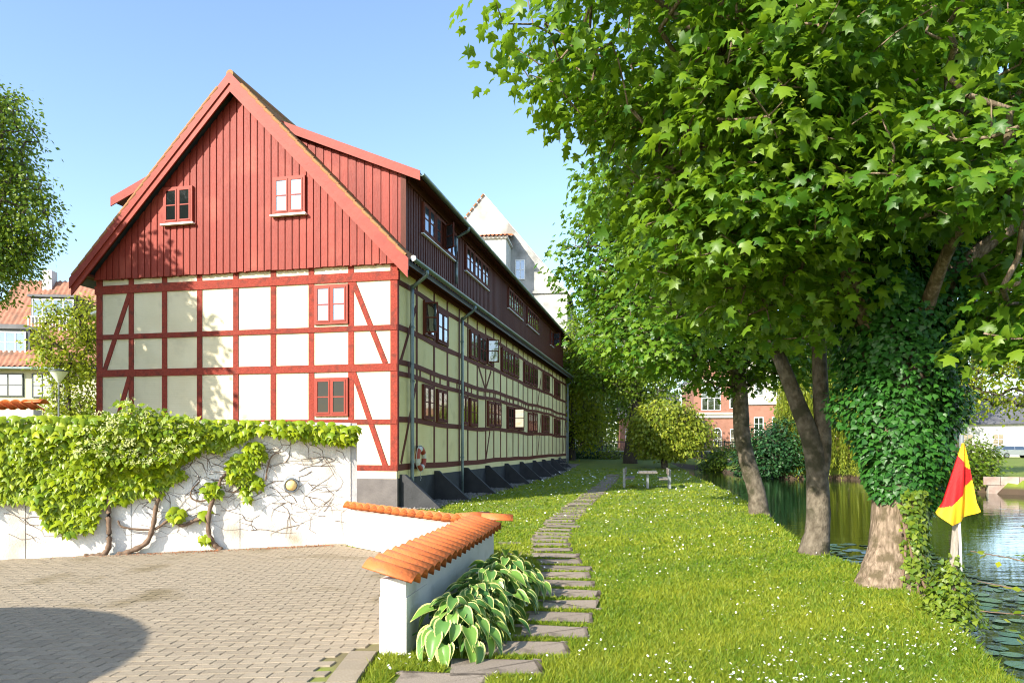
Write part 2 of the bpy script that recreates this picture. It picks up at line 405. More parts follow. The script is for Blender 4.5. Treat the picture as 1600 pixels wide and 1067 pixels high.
IVYL = t_fan([(0.42, 0.02), (0.50, 0.34), (0.20, 0.62)], 0.15, 0.1)
VINEL = t_fan([(0.30, 0.0), (0.50, 0.40), (0.22, 0.50)], 0.25, 0.25)

def norm(a): return a / (np.linalg.norm(a, axis=-1, keepdims=True) + 1e-9)

def frames(nrm, tip):
    """rotation matrices with leaf +z ~ nrm and +y ~ tip"""
    z = norm(nrm); y = tip - (tip * z).sum(-1, keepdims=True) * z; y = norm(y); x = np.cross(y, z)
    return np.stack([x, y, z], -1)

def leaves_mesh(name, tpl, pos, Rm, size, tint, mat):
    TV, TF = tpl; n = len(pos); k = len(TV)
    V = np.einsum('nij,kj->nki', Rm, TV) * size[:, None, None] + pos[:, None]
    F = (TF[None] + (np.arange(n) * k)[:, None, None]).reshape(-1, 3)
    return mesh_np(name, V.reshape(-1, 3), F, mat, {'tint': np.repeat(tint, k)})

def leaf_objs(tpl, pos, Rm, size, tint, mat, parent, name='leaf', off=(0, 0, 0)):
    meshes = [mesh_np(name, tpl[0], tpl[1], mat, {'tint': np.full(len(tpl[0]), t)}) for t in (0.1, 0.4, 0.7, 0.95)]
    for p, r, s, t in zip(pos, Rm, size, tint):
        o = bpy.data.objects.new(name, meshes[min(3, int(t * 4))]); col.objects.link(o); o.parent = parent
        m = Matrix(r.tolist()).to_4x4(); q = p - np.asarray(off)
        o.matrix_local = Matrix.Translation(q.tolist()) @ m @ Matrix.Scale(float(s), 4)

def edge_tubes(A, B, ra, rb, sides=4):
    d = norm(B - A); ref = np.where(np.abs(d[:, 2:3]) < 0.9, np.array([[0, 0, 1.]]), np.array([[1., 0, 0]]))
    x = norm(np.cross(d, ref)); y = np.cross(d, x)
    th = np.linspace(0, 2 * np.pi, sides, endpoint=False)
    ring = np.cos(th)[None, :, None] * x[:, None] + np.sin(th)[None, :, None] * y[:, None]
    V = np.concatenate([A[:, None] + ring * ra[:, None, None], B[:, None] + ring * rb[:, None, None]], 1)
    j = np.arange(sides); j2 = (j + 1) % sides
    f = np.stack([j, j2, sides + j2, sides + j], -1)
    F = (f[None] + (np.arange(len(A)) * 2 * sides)[:, None, None]).reshape(-1, 4)
    return V.reshape(-1, 3), F

def grow(stems, pts, rtip=0.006, pw=0.42):
    """connect attraction points to the stems; returns edge arrays"""
    nodes = []; parent = []
    for P in stems:
        base = len(nodes)
        for i, p in enumerate(P):
            nodes.append(p); parent.append(-1)
    nst = len(nodes)
    X = np.array(nodes); pts = np.asarray(pts)
    d0 = np.min(np.linalg.norm(pts[:, None] - X[None], axis=2), axis=1)
    order = np.argsort(d0)
    cap = nst + 3 * len(pts) + 5
    buf = np.zeros((cap, 3)); buf[:nst] = X; n = nst
    ends = []
    for i in order:
        p = pts[i]
        dv = p - buf[:n]; d = np.linalg.norm(dv, axis=1)
        cost = d + 0.35 * np.maximum(0, -dv[:, 2])       # prefer starting from below
        j = int(np.argmin(cost))
        L_ = d[j]
        if L_ > 0.5:
            root = buf[j].copy(); jj = j
            for t in (0.35, 0.7):
                q = root + (p - root) * t + rng.normal(size=3) * 0.06 * L_ + np.array([0, 0, 0.10 * L_ * (1 - abs(2 * t - 1))])
                buf[n] = q; parent.append(jj); jj = n; n += 1
            buf[n] = p; parent.append(jj); ends.append(n); n += 1
        else:
            buf[n] = p; parent.append(j); ends.append(n); n += 1
    cnt = np.zeros(n)
    for e in ends: cnt[e] += 1
    for i in range(n - 1, nst - 1, -1):
        if parent[i] >= nst: cnt[parent[i]] += cnt[i]
    idx = np.arange(nst, n); par = np.array([parent[i] for i in idx])
    rr = rtip * np.maximum(1, cnt) ** pw
    ra = np.where(par >= nst, rr[par], rr[idx] * 1.25); ra = np.minimum(ra, rr[idx] * 1.6)
    return buf[par], buf[idx], ra, rr[idx]

def blob_points(blobs, n, inner=0.55, zmin=None, g=rng):
    """random cluster centres in the outer part of a union of ellipsoids: (cx,cy,cz,rx,ry,rz)"""
    B = np.array(blobs, float); w = (B[:, 3] * B[:, 4] * B[:, 5]) ** (2 / 3); w /= w.sum()
    out = []; outd = []
    while len(out) < n:
        i = g.choice(len(B), p=w); d = norm(g.normal(size=3)); u = g.uniform(inner ** 3, 1) ** (1 / 3)
        p = B[i, :3] + d * u * B[i, 3:]
        if zmin is not None and p[2] < zmin: continue
        q = np.linalg.norm((p - B[:, :3]) / B[:, 3:], axis=1)
        if (np.delete(q, i) < 0.6).any() and g.random() < 0.75: continue
        out.append(p); outd.append(d)
    return np.array(out), np.array(outd)

def tree(name, label, cat, loc, stems, blobs, nclu, lpc, tpl, size, mat, bark='bark', spread=0.35, flat=0.55,
         inner=0.55, sides=14, tip=0.008, pw=0.42, zmin=None, droop=0.5, nleaf=0, group=None, extra=None, noise=0.05, up=0.9, seed=1, keep=None):
    """stems: list of (path, radii) in world coordinates. blobs in world coordinates."""
    g = np.random.default_rng(seed)
    t = thing(name, label, cat, loc, group=group); L0 = np.array(loc, float)
    V = []; F = []; nodes = []
    for k, (P, r) in enumerate(stems):
        P, r = smooth_path(P, r, 6)
        v, f = tube(P, r, sides, noise, seed + k)
        F.append(f + sum(len(a) for a in V)); V.append(v)
        z0 = P[0][2]
        sel = P[int(len(P) * (0.45 if k == 0 else 0.2)):]
        nodes.append(sel)
    obj('trunk', mesh_np('trunk', np.vstack(V) - L0, np.vstack(F), bark, smooth=True), t)
    C, D = blob_points(blobs, nclu, inner, zmin, g)
    if extra is not None: C = np.vstack([C, extra]); D = np.vstack([D, norm(extra - np.mean(np.array(blobs)[:, :3], axis=0))])
    if keep is not None:
        k = keep(C); C = C[k]; D = D[k]
    a, b, ra, rb = grow(nodes, C, tip, pw)
    v, f = edge_tubes(a, b, ra, rb, 5)
    obj('branches', mesh_np('branches', v - L0, f, bark, smooth=True), t, kind='stuff')
    n = len(C) * lpc
    ci = np.repeat(np.arange(len(C)), lpc)
    off = g.normal(size=(n, 3)).clip(-1.8, 1.8) * spread * np.array([1, 1, flat])
    pos = C[ci] + off
    pos[:, 2] -= (off[:, 0] ** 2 + off[:, 1] ** 2) * 0.35
    hd = D[ci].copy(); hd[:, 2] *= 0.3
    nr = np.array([0, 0, up]) + hd * 0.55 + g.normal(size=(n, 3)) * 0.42
    tipd = hd * 0.9 + norm(off) * 0.6 + g.normal(size=(n, 3)) * 0.45 - np.array([0, 0, droop])
    Rm = frames(nr, tipd); sz = size * g.uniform(0.65, 1.2, n)
    tn = np.clip(0.45 + 0.22 * g.normal(size=n) + 0.25 * g.normal(size=len(C))[ci], 0, 1)
    if keep is not None:
        k = keep(pos); pos, Rm, sz, tn = pos[k], Rm[k], sz[k], tn[k]
    if nleaf:
        dd = np.linalg.norm(pos - np.array([0, 0, HC]), axis=1) / sz
        vis = (pos[:, 1] > 0.5) & (np.abs(pos[:, 0] / np.maximum(pos[:, 1], 0.1)) < 0.74) & ((pos[:, 2] - HC) / np.maximum(pos[:, 1], .1) < 0.64)
        dd = np.where(vis, dd, 1e9); o = np.argsort(dd)[:nleaf]; m = np.ones(len(pos), bool); m[o] = False
        cr = obj('crown', leaves_mesh('crown', tpl, pos[m] - L0, Rm[m], sz[m], tn[m], mat), t, kind='stuff')
        leaf_objs(tpl, pos[o], Rm[o], sz[o], tn[o], mat, cr, off=L0)
    else:
        obj('crown', leaves_mesh('crown', tpl, pos - L0, Rm, sz, tn, mat), t, kind='stuff')
    return t, C
# ================================================================== ground, pond, courtyard, path
POND = np.array([(2.4, -6), (2.9, 0), (3.38, 3.5), (3.78, 5.19), (4.18, 6.59), (4.55, 7.6), (4.88, 8.8), (4.98, 10), (5.34, 13.3), (6.45, 17.8), (7.95, 25),
                 (10.0, 38), (11.5, 48), (12.2, 58), (12.2, 95), (17.5, 95), (17.5, 62), (16.6, 52), (17.5, 45), (21.5, 45), (20.6, 33), (21.5, 30.5), (32, 26), (70, 16), (70, -6)], float)

def inside(P, poly):
    x, y = P[:, 0], P[:, 1]; c = np.zeros(len(P), bool)
    for a, b in zip(poly, np.roll(poly, -1, axis=0)):
        k = ((a[1] > y) != (b[1] > y)) & (x < (b[0] - a[0]) * (y - a[1]) / (b[1] - a[1] + 1e-12) + a[0]); c ^= k
    return c

def sdist(P, poly):
    d = np.full(len(P), 1e9)
    for a, b in zip(poly, np.roll(poly, -1, axis=0)):
        ab = b - a; t = np.clip(((P - a) @ ab) / (ab @ ab), 0, 1); d = np.minimum(d, np.linalg.norm(P - a - t[:, None] * ab, axis=1))
    return np.where(inside(P, poly), -d, d)

def sm(a, b, x):
    t = np.clip((x - a) / (b - a), 0, 1); return t * t * (3 - 2 * t)

def lump(x, y): return 0.5 * np.sin(1.7 * x + 0.6 * y) * np.sin(1.1 * y - 0.4 * x + 1) + 0.5 * np.sin(0.63 * x - 1.3 * y + 2)

def ground_z(P):
    x, y = P[:, 0], P[:, 1]
    s = sdist(P, POND)
    wob = 0.05 * np.sin(3.1 * y + 2 * x) + 0.03 * np.sin(7.3 * y)
    s2 = s + wob
    near = x < 14
    top = np.where(near, 0.60 * sm(38, 58, y) * sm(0, 6, x + 2), 0.25) + 0.014 * lump(x * 1.3, y * 1.3) * sm(2.0, 3.5, x + 2.5)
    edge = sm(0.22, -0.28, s2)
    return top - (0.62 + top) * edge - 0.6 * sm(-0.2, -2.0, s2) - 0.03 * sm(0.9, 0.1, s2)

xs = np.concatenate([np.linspace(-600, -20, 24), np.arange(-19, -3, 0.8), np.arange(-3, 13, 0.16), np.arange(13, 26, 0.5), np.linspace(26, 600, 40)])
ys = np.concatenate([np.linspace(-200, -2, 16), np.arange(-1.5, 20, 0.16), np.arange(20, 66, 0.4), np.linspace(67, 110, 22), np.linspace(120, 1500, 24)])
GX, GY = np.meshgrid(xs, ys)
GP = np.stack([GX.ravel(), GY.ravel()], 1)
nx, ny = len(xs), len(ys)
ii = (np.arange(ny - 1)[:, None] * nx + np.arange(nx - 1)[None]).ravel()
obj('ground', mesh_np('ground', np.column_stack([GP, ground_z(GP)]), np.stack([ii, ii + 1, ii + nx + 1, ii + nx], 1), 'lawn', smooth=True), kind='structure')
WZ = -0.42
obj('water', mesh_py('water', [(1.5, -8, WZ), (72, -8, WZ), (72, 97, WZ), (1.5, 97, WZ)], [(0, 1, 2, 3)], 'water'), kind='structure')

# wall lines
WA = np.array([-0.94, 5.62]); WB = np.array([-0.36, 9.25]); WC = np.array([-2.62, 11.72])
V0 = np.array([-2.68, 11.82]); VD = norm(np.array([-4.61, -1.70])); VN = np.array([VD[1], -VD[0]])  # wall dir to the left; VN towards the court
if VN[1] > 0: VN = -VN
COURT = np.array([(-1.06, -3), (-1.06, 5.62), WB + (-0.13, -0.05), WC + (-0.05, -0.12), V0 + VN * 0.0 + VD * 0.05, V0 + VD * 13, (-18, -3)], float)
cyd = obj('courtyard', mesh_py('courtyard', [(p[0], p[1], 0.030) for p in COURT], [tuple(range(len(COURT)))], 'sand'), kind='structure')
# pavers
a_, b_, t_ = 0.100, 0.058, 0.036
PV = MB(); hexa = [(-a_ - .014, -b_), (-a_ - .004, b_ * .2), (-a_ + .014, b_), (a_ + .014, b_), (a_ + .004, -b_ * .2 + .4 * b_), (a_ - .014, -b_)]
ins = [(x * 0.95, y * 0.91) for x, y in hexa]; top = [(x * 0.92, y * 0.86) for x, y in hexa]
Vp = [(x, y, -0.05) for x, y in ins] + [(x, y, -0.008) for x, y in ins] + [(x, y, 0) for x, y in top]
Fp = [(12, 17, 16, 15, 14, 13)[::-1]] + [(i, (i + 1) % 6, 6 + (i + 1) % 6, 6 + i)[::-1] for i in range(6)] + [(6 + i, 6 + (i + 1) % 6, 12 + (i + 1) % 6, 12 + i)[::-1] for i in range(6)]
pav_me = mesh_py('paver', Vp, Fp, 'paver')
ang = R(5.0); ca, sa = math.cos(ang), math.sin(ang); cells = []
for i in range(-75, 76):
    for j in range(-90, 91):
        x = i * 2 * a_ + (a_ if j % 2 else 0); y = j * 2 * b_
        cells.append((-5 + x * ca - y * sa, 6 + x * sa + y * ca))
cells = np.array(cells)
k = inside(cells, COURT) & (sdist(cells, COURT) < -0.05) & (cells[:, 1] > 1.5) & ((cells[:, 0] < -1.34) | (cells[:, 1] > 5.68)); cells = cells[k]
vis = (cells[:, 1] > 4.6) & (np.abs(cells[:, 0] / cells[:, 1]) < 0.735)
o = np.argsort(np.where(vis, np.linalg.norm(cells, axis=1), 1e9)); near_i, rest_i = o[:290], o[290:]
def pav_rot(n): return np.column_stack([rng.normal(size=n) * 0.004, rng.normal(size=n) * 0.004, ang + rng.normal(size=n) * 0.012])
for p, r in zip(cells[near_i], pav_rot(290)):
    obj('paver', pav_me, cyd, (p[0], p[1], 0.042 + random.uniform(-.0012, .0012)), tuple(r))
Vb = np.array(Vp); rr = rng.normal(size=(len(rest_i), 3)) * 0.004
VV = np.repeat(Vb[None], len(rest_i), 0); VV2 = VV.copy()
VV2[..., 0] = VV[..., 0] * ca - VV[..., 1] * sa; VV2[..., 1] = VV[..., 0] * sa + VV[..., 1] * ca
VV2[..., 2] += VV[..., 0] * rr[:, :1] + VV[..., 1] * rr[:, 1:2] + 0.042 + rr[:, 2:] * 0.2
VV2[..., :2] += cells[rest_i][:, None]
base = len(Vb); VL = VV2.reshape(-1, 3)
me = bpy.data.meshes.new('pavers_beyond')
me.from_pydata(VL.tolist(), [], [tuple(i + base * n for i in f) for n in range(len(rest_i)) for f in Fp]); me.materials.append(M['paver']); me.update()
obj('paver_field', me, cyd, kind='stuff')
# border slabs along the lawn edge and the walls
def border(p, q, n, w, inset):
    p = np.array(p, float); q = np.array(q, float); d = (q - p) / n; u = norm(d); s = np.array([-u[1], u[0]])
    for i in range(n):
        c = p + d * (i + 0.5) + s * (w / 2 + inset)
        L_ = np.linalg.norm(d) - 0.02
        m = MB().box(-L_ / 2, L_ / 2, -w / 2 + .008, w / 2 - .008, -0.05, 0)
        m.build('border_slab', 'paver', cyd, loc=(c[0], c[1], 0.044 + random.uniform(-.003, .003)), rot=(random.uniform(-.01, .01), random.uniform(-.01, .01), math.atan2(u[1], u[0])))
border((-1.06, 2.4), (-1.06, 5.60), 13, 0.22, 0.0)
border(WC + (-0.15, -0.15), V0 + VD * 12.0 + VN * 0.05, 40, 0.16, 0.04) if False else None
# fallen petals by the wall foot
n = 900; q = np.abs(rng.normal(size=n)) * 0.9 + np.where(rng.random(n) < 0.5, 0.3, 2.0); w = np.abs(rng.normal(size=n)) * 0.10 + 0.15
pp = V0[None] + VD[None] * q[:, None] + VN[None] * w[:, None]
obj('fallen_petals', leaves_mesh('fallen_petals', OVAL, np.column_stack([pp, np.full(n, 0.048) + rng.random(n) * .012]), frames(np.array([0, 0, 1.]) + rng.normal(size=(n, 3)) * .3, rng.normal(size=(n, 3))), rng.uniform(.015, .035, n), rng.random(n), 'litter'), kind='stuff', label='rust brown fallen petals at the foot of the white wall', cat='petals')

# stepping stone path
path = obj('stepping_stone_path', None, None, kind='structure')
CL = np.array([(-0.66, 4.86), (-0.12, 5.30), (0.13, 5.85), (0.32, 6.38), (0.45, 6.92), (0.55, 7.45), (0.65, 7.98), (0.64, 8.5), (0.68, 9.05), (0.75, 9.75), (0.66, 10.45), (0.64, 11.2), (0.60, 12.2), (0.75, 13.0), (0.93, 14.2),
               (1.05, 15.4), (1.45, 17.6), (1.9, 20.0), (2.4, 22.6), (3.1, 26.0), (4.1, 31.0), (5.0, 36), (5.9, 41.0)])
seg = np.linalg.norm(np.diff(CL, axis=0), axis=1); cum = np.concatenate([[0], np.cumsum(seg)])
def cl(s): return np.array([np.interp(s, cum, CL[:, 0]), np.interp(s, cum, CL[:, 1])])
slabs = []
s = 0.12
while s < cum[-1]:
    p = cl(s); slabs.append((p[0] + rng.normal() * 0.03, p[1], 0.72 + rng.uniform(-.06, .06), 0.42 + rng.uniform(-.03, .03), rng.normal() * 0.05 + (-0.06)))
    s += 0.555
for (x, y, w, d, r) in slabs:
    c = 0.05; pts = []
    for (sx, sy) in ((1, 1), (-1, 1), (-1, -1), (1, -1)):
        for q in ((1, 0.0), (0.3, 0.3), (0.0, 1)) if sx * sy > 0 else ((0.0, 1), (0.3, 0.3), (1, 0.0)):
            pts.append((sx * (w / 2 - c * q[0] * rng.uniform(.5, 1.6)), sy * (d / 2 - c * q[1] * rng.uniform(.4, 1.2))))
    gz = float(ground_z(np.array([[x, y]]))[0])
    MB().prism(pts, 'z', -0.06, 0.0).build('slab', 'slab', path, loc=(x, y, gz + 0.014), rot=(rng.normal() * .012, rng.normal() * .012, r))
for (x, y, w, d, r) in ((0.02, 10.9, .45, .3, .2), (-0.05, 12.1, .4, .25, .1)):
    MB().prism([(-w / 2, -d / 2), (w / 2, -d / 2.4), (w / 2.2, d / 2), (-w / 2.3, d / 2.2)], 'z', -.05, 0).build('slab', 'slab', path, loc=(x, y, .012), rot=(0, 0, r))

# ---- grass, daisies
HC_ = np.array([-3.04, 18.75]); HA = R(12.27)
HEX = np.array([math.cos(HA), -math.sin(HA)]); HEY = np.array([math.sin(HA), math.cos(HA)])
LOWW = np.array([WA + (-0.16, -0.02), WA + (0.16, -0.05), WB + (0.17, 0.05), WC + (0.1, 0.22), WC + (-0.2, 0.1), WB + (-0.2, -0.05)])
def lawn_ok(P, slabmargin=0.0):
    lx = (P - HC_) @ HEX; ly = (P - HC_) @ HEY
    ok = ~((lx < 0.75) & (ly > -0.3) & (ly < 33)) & ~inside(P, COURT) & ~inside(P, LOWW) & (sdist(P, POND) > 0.02)
    ok &= ~((P[:, 0] < -2.6) & (P[:, 1] > 6))
    for (x, y, w, d, r) in slabs:
        q = P - (x, y); c, s_ = math.cos(r), math.sin(r); u = q[:, 0] * c + q[:, 1] * s_; v = -q[:, 0] * s_ + q[:, 1] * c
        ok &= ~((np.abs(u) < w / 2 - 0.0 + slabmargin) & (np.abs(v) < d / 2 - 0.005 + slabmargin))
    return ok
def sample(n, y0, y1, pw):
    u = rng.random(n); e = 1 - pw
    y = (y0 ** e + u * (y1 ** e - y0 ** e)) ** (1 / e)
    x = rng.uniform(-1, 1, n) * y * 0.76
    return np.column_stack([x, y])
P = sample(620000, 4.0, 46, 2.05)
P = P[(P[:, 0] > -2.6) & (P[:, 0] < 13)]; P = P[lawn_ok(P)]
n = len(P); d = np.linalg.norm(P, axis=1); z = ground_z(P)
pt = lump(P[:, 0] * 0.9, P[:, 1] * 0.9) + 0.8 * lump(P[:, 0] * 2.7 + 3, P[:, 1] * 2.3)
h = (0.024 + 0.010 * pt.clip(-1, 1.2) + rng.exponential(0.008, n)) * (1 + 0.02 * d)
h = np.where(sdist(P, POND) < 0.35, h * 1.7, h)
w = 0.0042 * np.maximum(1, d / 5.5) * rng.uniform(.6, 1.6, n)
broad = rng.random(n) < 0.34 + 0.16 * lump(P[:, 0] * 1.9 + 7, P[:, 1] * 1.7)
w = np.where(broad, w * 2.4, w); h = np.where(broad, h * 0.8, h)
th = rng.uniform(0, 6.283, n); lean = rng.normal(size=(n, 2)) * (0.55 * h[:, None]) + (0.1 * h)[:, None]
dx = np.stack([np.cos(th), np.sin(th)], 1) * w[:, None]
B0 = np.column_stack([P - dx, z - 0.004]); B1 = np.column_stack([P + dx, z - 0.004]); B2 = np.column_stack([P + lean * np.where(broad, 1.6, 1)[:, None], z + h])
V = np.stack([B0, B1, B2], 1).reshape(-1, 3)
tint = np.clip(0.42 + 0.24 * pt + 0.16 * lump(P[:, 0] * 6 + 1, P[:, 1] * 5) + 0.30 * rng.normal(size=n) - 0.12 * broad, 0, 1)
obj('lawn_grass', mesh_np('lawn_grass', V, np.arange(3 * n).reshape(-1, 3), 'grass', {'tint': np.repeat(tint, 3)}), kind='stuff', label='short green mown lawn grass between house and pond', cat='grass')
P = sample(26000, 4.2, 44, 1.5); P = P[(P[:, 0] > -2) & (P[:, 0] < 12)]
n0 = len(P); cl_ = lump(P[:, 0] * 1.1 + 5, P[:, 1] * 0.8) + 0.7 * lump(P[:, 0] * 3.1, P[:, 1] * 2.4 + 1)
P = P[(rng.random(len(P)) < np.clip(0.03 + 0.22 * cl_ + 0.012 * P[:, 1], 0.008, 0.6))]; P = P[lawn_ok(P, 0.03)]
n = len(P); d = np.linalg.norm(P, axis=1); z = ground_z(P)
r = rng.uniform(.006, .0105, n) * np.maximum(1, d / 8)
th = np.linspace(0, 2 * np.pi, 6, endpoint=False)
til = rng.normal(size=(n, 2)) * 0.4
cx = np.cos(th)[None] * r[:, None]; cy = np.sin(th)[None] * r[:, None]
V = np.stack([P[:, :1] + cx, P[:, 1:] + cy, (z + 0.050 + 0.012 * rng.random(n))[:, None] + cx * til[:, :1] + cy * til[:, 1:] ], -1).reshape(-1, 3)
obj('daisies', mesh_np('daisies', V, np.arange(6 * n).reshape(-1, 6), 'flower'), kind='stuff', label='tiny white daisies scattered over the lawn', cat='daisies')

# ================================================================== white vined wall, low tiled wall
def vw(q, w, z):  # wall coordinates to world
    p = V0 + VD * q + VN * w; return (p[0], p[1], z)
VRZ = math.atan2(VD[1], VD[0])
wall = thing('courtyard_wall', 'tall white rendered courtyard wall half covered in green vine', 'wall', (V0[0], V0[1], 0), VRZ)
# local x along VD (left), local +y : rotated normal. VN in local:
lny = 1 if (-math.sin(VRZ) * VN[0] + math.cos(VRZ) * VN[1]) > 0 else -1
def wq(px):      # wall distance from its right end for a direction in plan
    kx = (px - 800) / 1110; return float((kx * V0[1] - V0[0]) / (VD[0] - kx * VD[1]))
joints = [0.0, wq(375), wq(205), wq(40), wq(-160), 9.5, 12.5]
for i, (q0, q1) in enumerate(zip(joints[:-1], joints[1:])):
    MB().box(q0 + 0.006, q1 - 0.006, -0.22 * lny, 0.0, 0, 2.04).build('panel', 'white_render', wall)
MB().box(0.004, 12.5, -0.2 * lny, -0.02 * lny, -0.1, 2.03).build('core', 'concrete', wall)
MB().box(-0.10, -0.002, -0.25 * lny, -0.012 * lny, 0, 2.035).build('end_pillar', 'concrete', wall)
lq = wq(455); lamp = thing('wall_lamp', 'round amber bulkhead lamp with dark rim on white wall', 'lamp', vw(lq, 0.0, 1.02), VRZ + (math.pi if lny < 0 else 0))
def lathe(prof, n=20, axis='y'):
    V = []; F = []
    for (r_, h_) in prof:
        for i in range(n):
            t = 2 * math.pi * i / n; c, s_ = r_ * math.cos(t), r_ * math.sin(t)
            V.append((c, h_, s_) if axis == 'y' else (c, s_, h_))
    for k in range(len(prof) - 1):
        for i in range(n):
            F.append((k * n + i, k * n + (i + 1) % n, (k + 1) * n + (i + 1) % n, (k + 1) * n + i))
    return V, F
v, f = lathe([(0.122, 0.001), (0.125, 0.03), (0.118, 0.05), (0.098, 0.052), (0.092, 0.03)]); MB().add(v, f).build('rim', 'steel', lamp, smooth=True)
v, f = lathe([(0.088, 0.025), (0.084, 0.05), (0.068, 0.078), (0.04, 0.094), (0.002, 0.10)]); MB().add(v, f).build('globe', 'lamp_glass', lamp, smooth=True)

# low wall with tiles
lw = thing('low_wall', 'low white wall capped with orange clay tiles beside lawn', 'wall', (WB[0], WB[1], 0))
def lwb(p): return np.array(p, float) - WB
def wallrun(p, q, hw, h, name, mat, ext0=0.0, ext1=0.0):
    p = lwb(p); q = lwb(q); u = norm(q - p); s_ = np.array([-u[1], u[0]]); p = p - u * ext0; q = q + u * ext1
    V = []
    for zz in (-0.05, h):
        for c in (p - s_ * hw, q - s_ * hw, q + s_ * hw, p + s_ * hw): V.append((c[0], c[1], zz))
    MB().add(V, [(0, 3, 2, 1), (4, 5, 6, 7), (0, 1, 5, 4), (1, 2, 6, 5), (2, 3, 7, 6), (3, 0, 4, 7)]).build(name, mat, lw)
wallrun(WA, WB, 0.105, 0.60, 'wall_body', 'white_clean', 0, 0.10)
wallrun(WB, WC, 0.100, 0.597, 'wall_body', 'white_clean', -0.12, 0.06)
wallrun(WA, WA + norm(WB - WA) * 0.6, 0.112, 0.455, 'wall_base', 'white_clean', 0.012)
# cap tile: rounded cover, local x = along wall, local y = across
def cap_tile(w=0.205, ln=0.42, r=0.075, n=8):
    V = []; F = []
    for yy in (-ln / 2, ln / 2):
        for th_ in (0.012, 0.0):
            for i in range(n + 1):
                t = i / n
                x = (t - 0.5) * w * 1.16
                zz = r * math.cos((t - 0.5) * math.pi * 0.98) ** 0.85 - (0.016 if i == n else 0)
                V.append((x, yy, zz + th_ - 0.012))
    m = n + 1
    for i in range(n):
        F.append((i, i + 1, 2 * m + i + 1, 2 * m + i)); F.append((m + i, 2 * m + m + i, 2 * m + m + i + 1, m + i + 1))
        F.append((i, m + i, m + i + 1, i + 1)); F.append((2 * m + i, 2 * m + i + 1, 3 * m + i + 1, 3 * m + i))
    F += [(0, 2 * m, 3 * m, m), (n, m + n, 3 * m + n, 2 * m + n)]
    return mesh_py('tile', V, F, 'tile', True)
ctile = cap_tile()
def tiles(p, q, pitch, tilt, z0, side=1, first=0.0):
    p = np.array(p, float); q = np.array(q, float); L_ = np.linalg.norm(q - p); u = (q - p) / L_; n = int(L_ / pitch)
    rz = math.atan2(u[1], u[0])
    for i in range(n + 1):
        c = p + u * (first + i * pitch)
        obj('tile', ctile, lw, (c[0] - WB[0], c[1] - WB[1], z0 + random.uniform(-.004, .004)), (tilt + random.uniform(-.02, .02), 0.13 + random.uniform(-.03, .03), rz + random.uniform(-.02, .02)))
tiles(WA - norm(WB - WA) * 0.03, WB - norm(WB - WA) * 0.0, 0.205, R(16), 0.645)
tiles(WB + norm(WC - WB) * 0.33, WC, 0.205, R(14), 0.642)
obj('tile', ctile, lw, (0.16, 0.22, 0.68), (0.05, 0.0, R(92)))
obj('tile', ctile, lw, (-0.14, 0.20, 0.70), (0.0, 0.1, R(118)))
# ================================================================== half timbered house
house = thing('timber_house', 'long cream half-timbered house with red boarded gable and steep roof', 'house', (HC_[0], HC_[1], 0), -HA)
HL = 32.2; HW = 9.27; RX = -HW / 2; RZ = 11.70; RS = 1.04; EX = 0.45
def roof_z(x): return RZ - RS * abs(x - RX)
def hb(name, mat, x0, x1, y0, y1, z0, z1, parent=None): return MB().box(x0, x1, y0, y1, z0, z1).build(name, mat, parent or house)
MB().box(-HW + .07, -.07, .07, HL - .07, 0, 6.3).prism([(-HW + .07, 6.2), (-.07, 6.2), (RX, RZ - 0.5)], 'y', .12, HL - .1).build('wall_core', 'cream', house)
# plinth
hb('plinth', 'plinth', -0.2, 0.045, 0.06, HL, 0, 0.80)
hb('plinth', 'plinth_grey', -HW - .02, 0.03, -0.045, 0.06, 0, 0.79)
hb('footing_band', 'cream', -HW, 0.0, -0.022, 0.07, 0.79, 1.02)
hb('footing_band', 'cream_shaded', -0.15, 0.022, 0.0705, HL - .01, 0.80, 1.02)
# gable timber frame
GX_ = [-9.19, -8.12, -7.02, -5.89, -4.75, -3.60, -2.46, -1.30, -0.08]
GZ = [(1.08, .16), (2.31, .13), (3.75, .20), (4.80, .14), (6.17, .24)]
for i, x in enumerate(GX_):
    w = 0.16 if 0 < i < 8 else 0.2
    x0, x1 = x - w / 2, x + w / 2
    hb('post', 'red_timber', x0, x1, -0.012, 0.09, 1.0, 6.55)
for k, (z, h) in enumerate(GZ):
    MB().bar((-HW - (.06 if k == 4 else 0), 0.035, z + .01), (0.004 + (.05 if k == 4 else 0), 0.035, z - .01), h, 0.12 + 0.004 * k).build('beam', 'red_timber', house)
zz = [(1.16, 2.245), (2.375, 3.65), (3.85, 4.73), (4.87, 6.05), (6.29, 6.5)]
for i in range(8):
    x0 = GX_[i] + (0.08 if i else 0.1) - .01; x1 = GX_[i + 1] - (0.08 if i < 7 else 0.1) + .01
    for (z0, z1) in zz:
        hb('panel', 'cream', x0, x1, 0.012 + random.uniform(-.004, .004), 0.08, z0 - .03, z1 + .03)
def gbrace(x0, z0, x1, z1): MB().bar((x0, 0.03, z0), (x1, 0.03, z1), 0.14, 0.096, up=(0, 1, 0)).build('brace', 'red_timber', house)
def gbr(x0, z0, x1, z1):
    d = Vector((x1 - x0, 0, z1 - z0)).normalized(); p = Vector((-d.z, 0, d.x)) * 0.07; V = []
    for y in (-0.017, 0.08):
        for q, s_ in (((x0, z0), -1), ((x1, z1), -1), ((x1, z1), 1), ((x0, z0), 1)): V.append((q[0] + p.x * s_, y, q[1] + p.z * s_))
    MB().add(V, [(0, 1, 2, 3)[::-1], (4, 5, 6, 7), (0, 1, 5, 4), (1, 2, 6, 5), (2, 3, 7, 6), (3, 0, 4, 7)]).build('brace', 'red_timber', house)
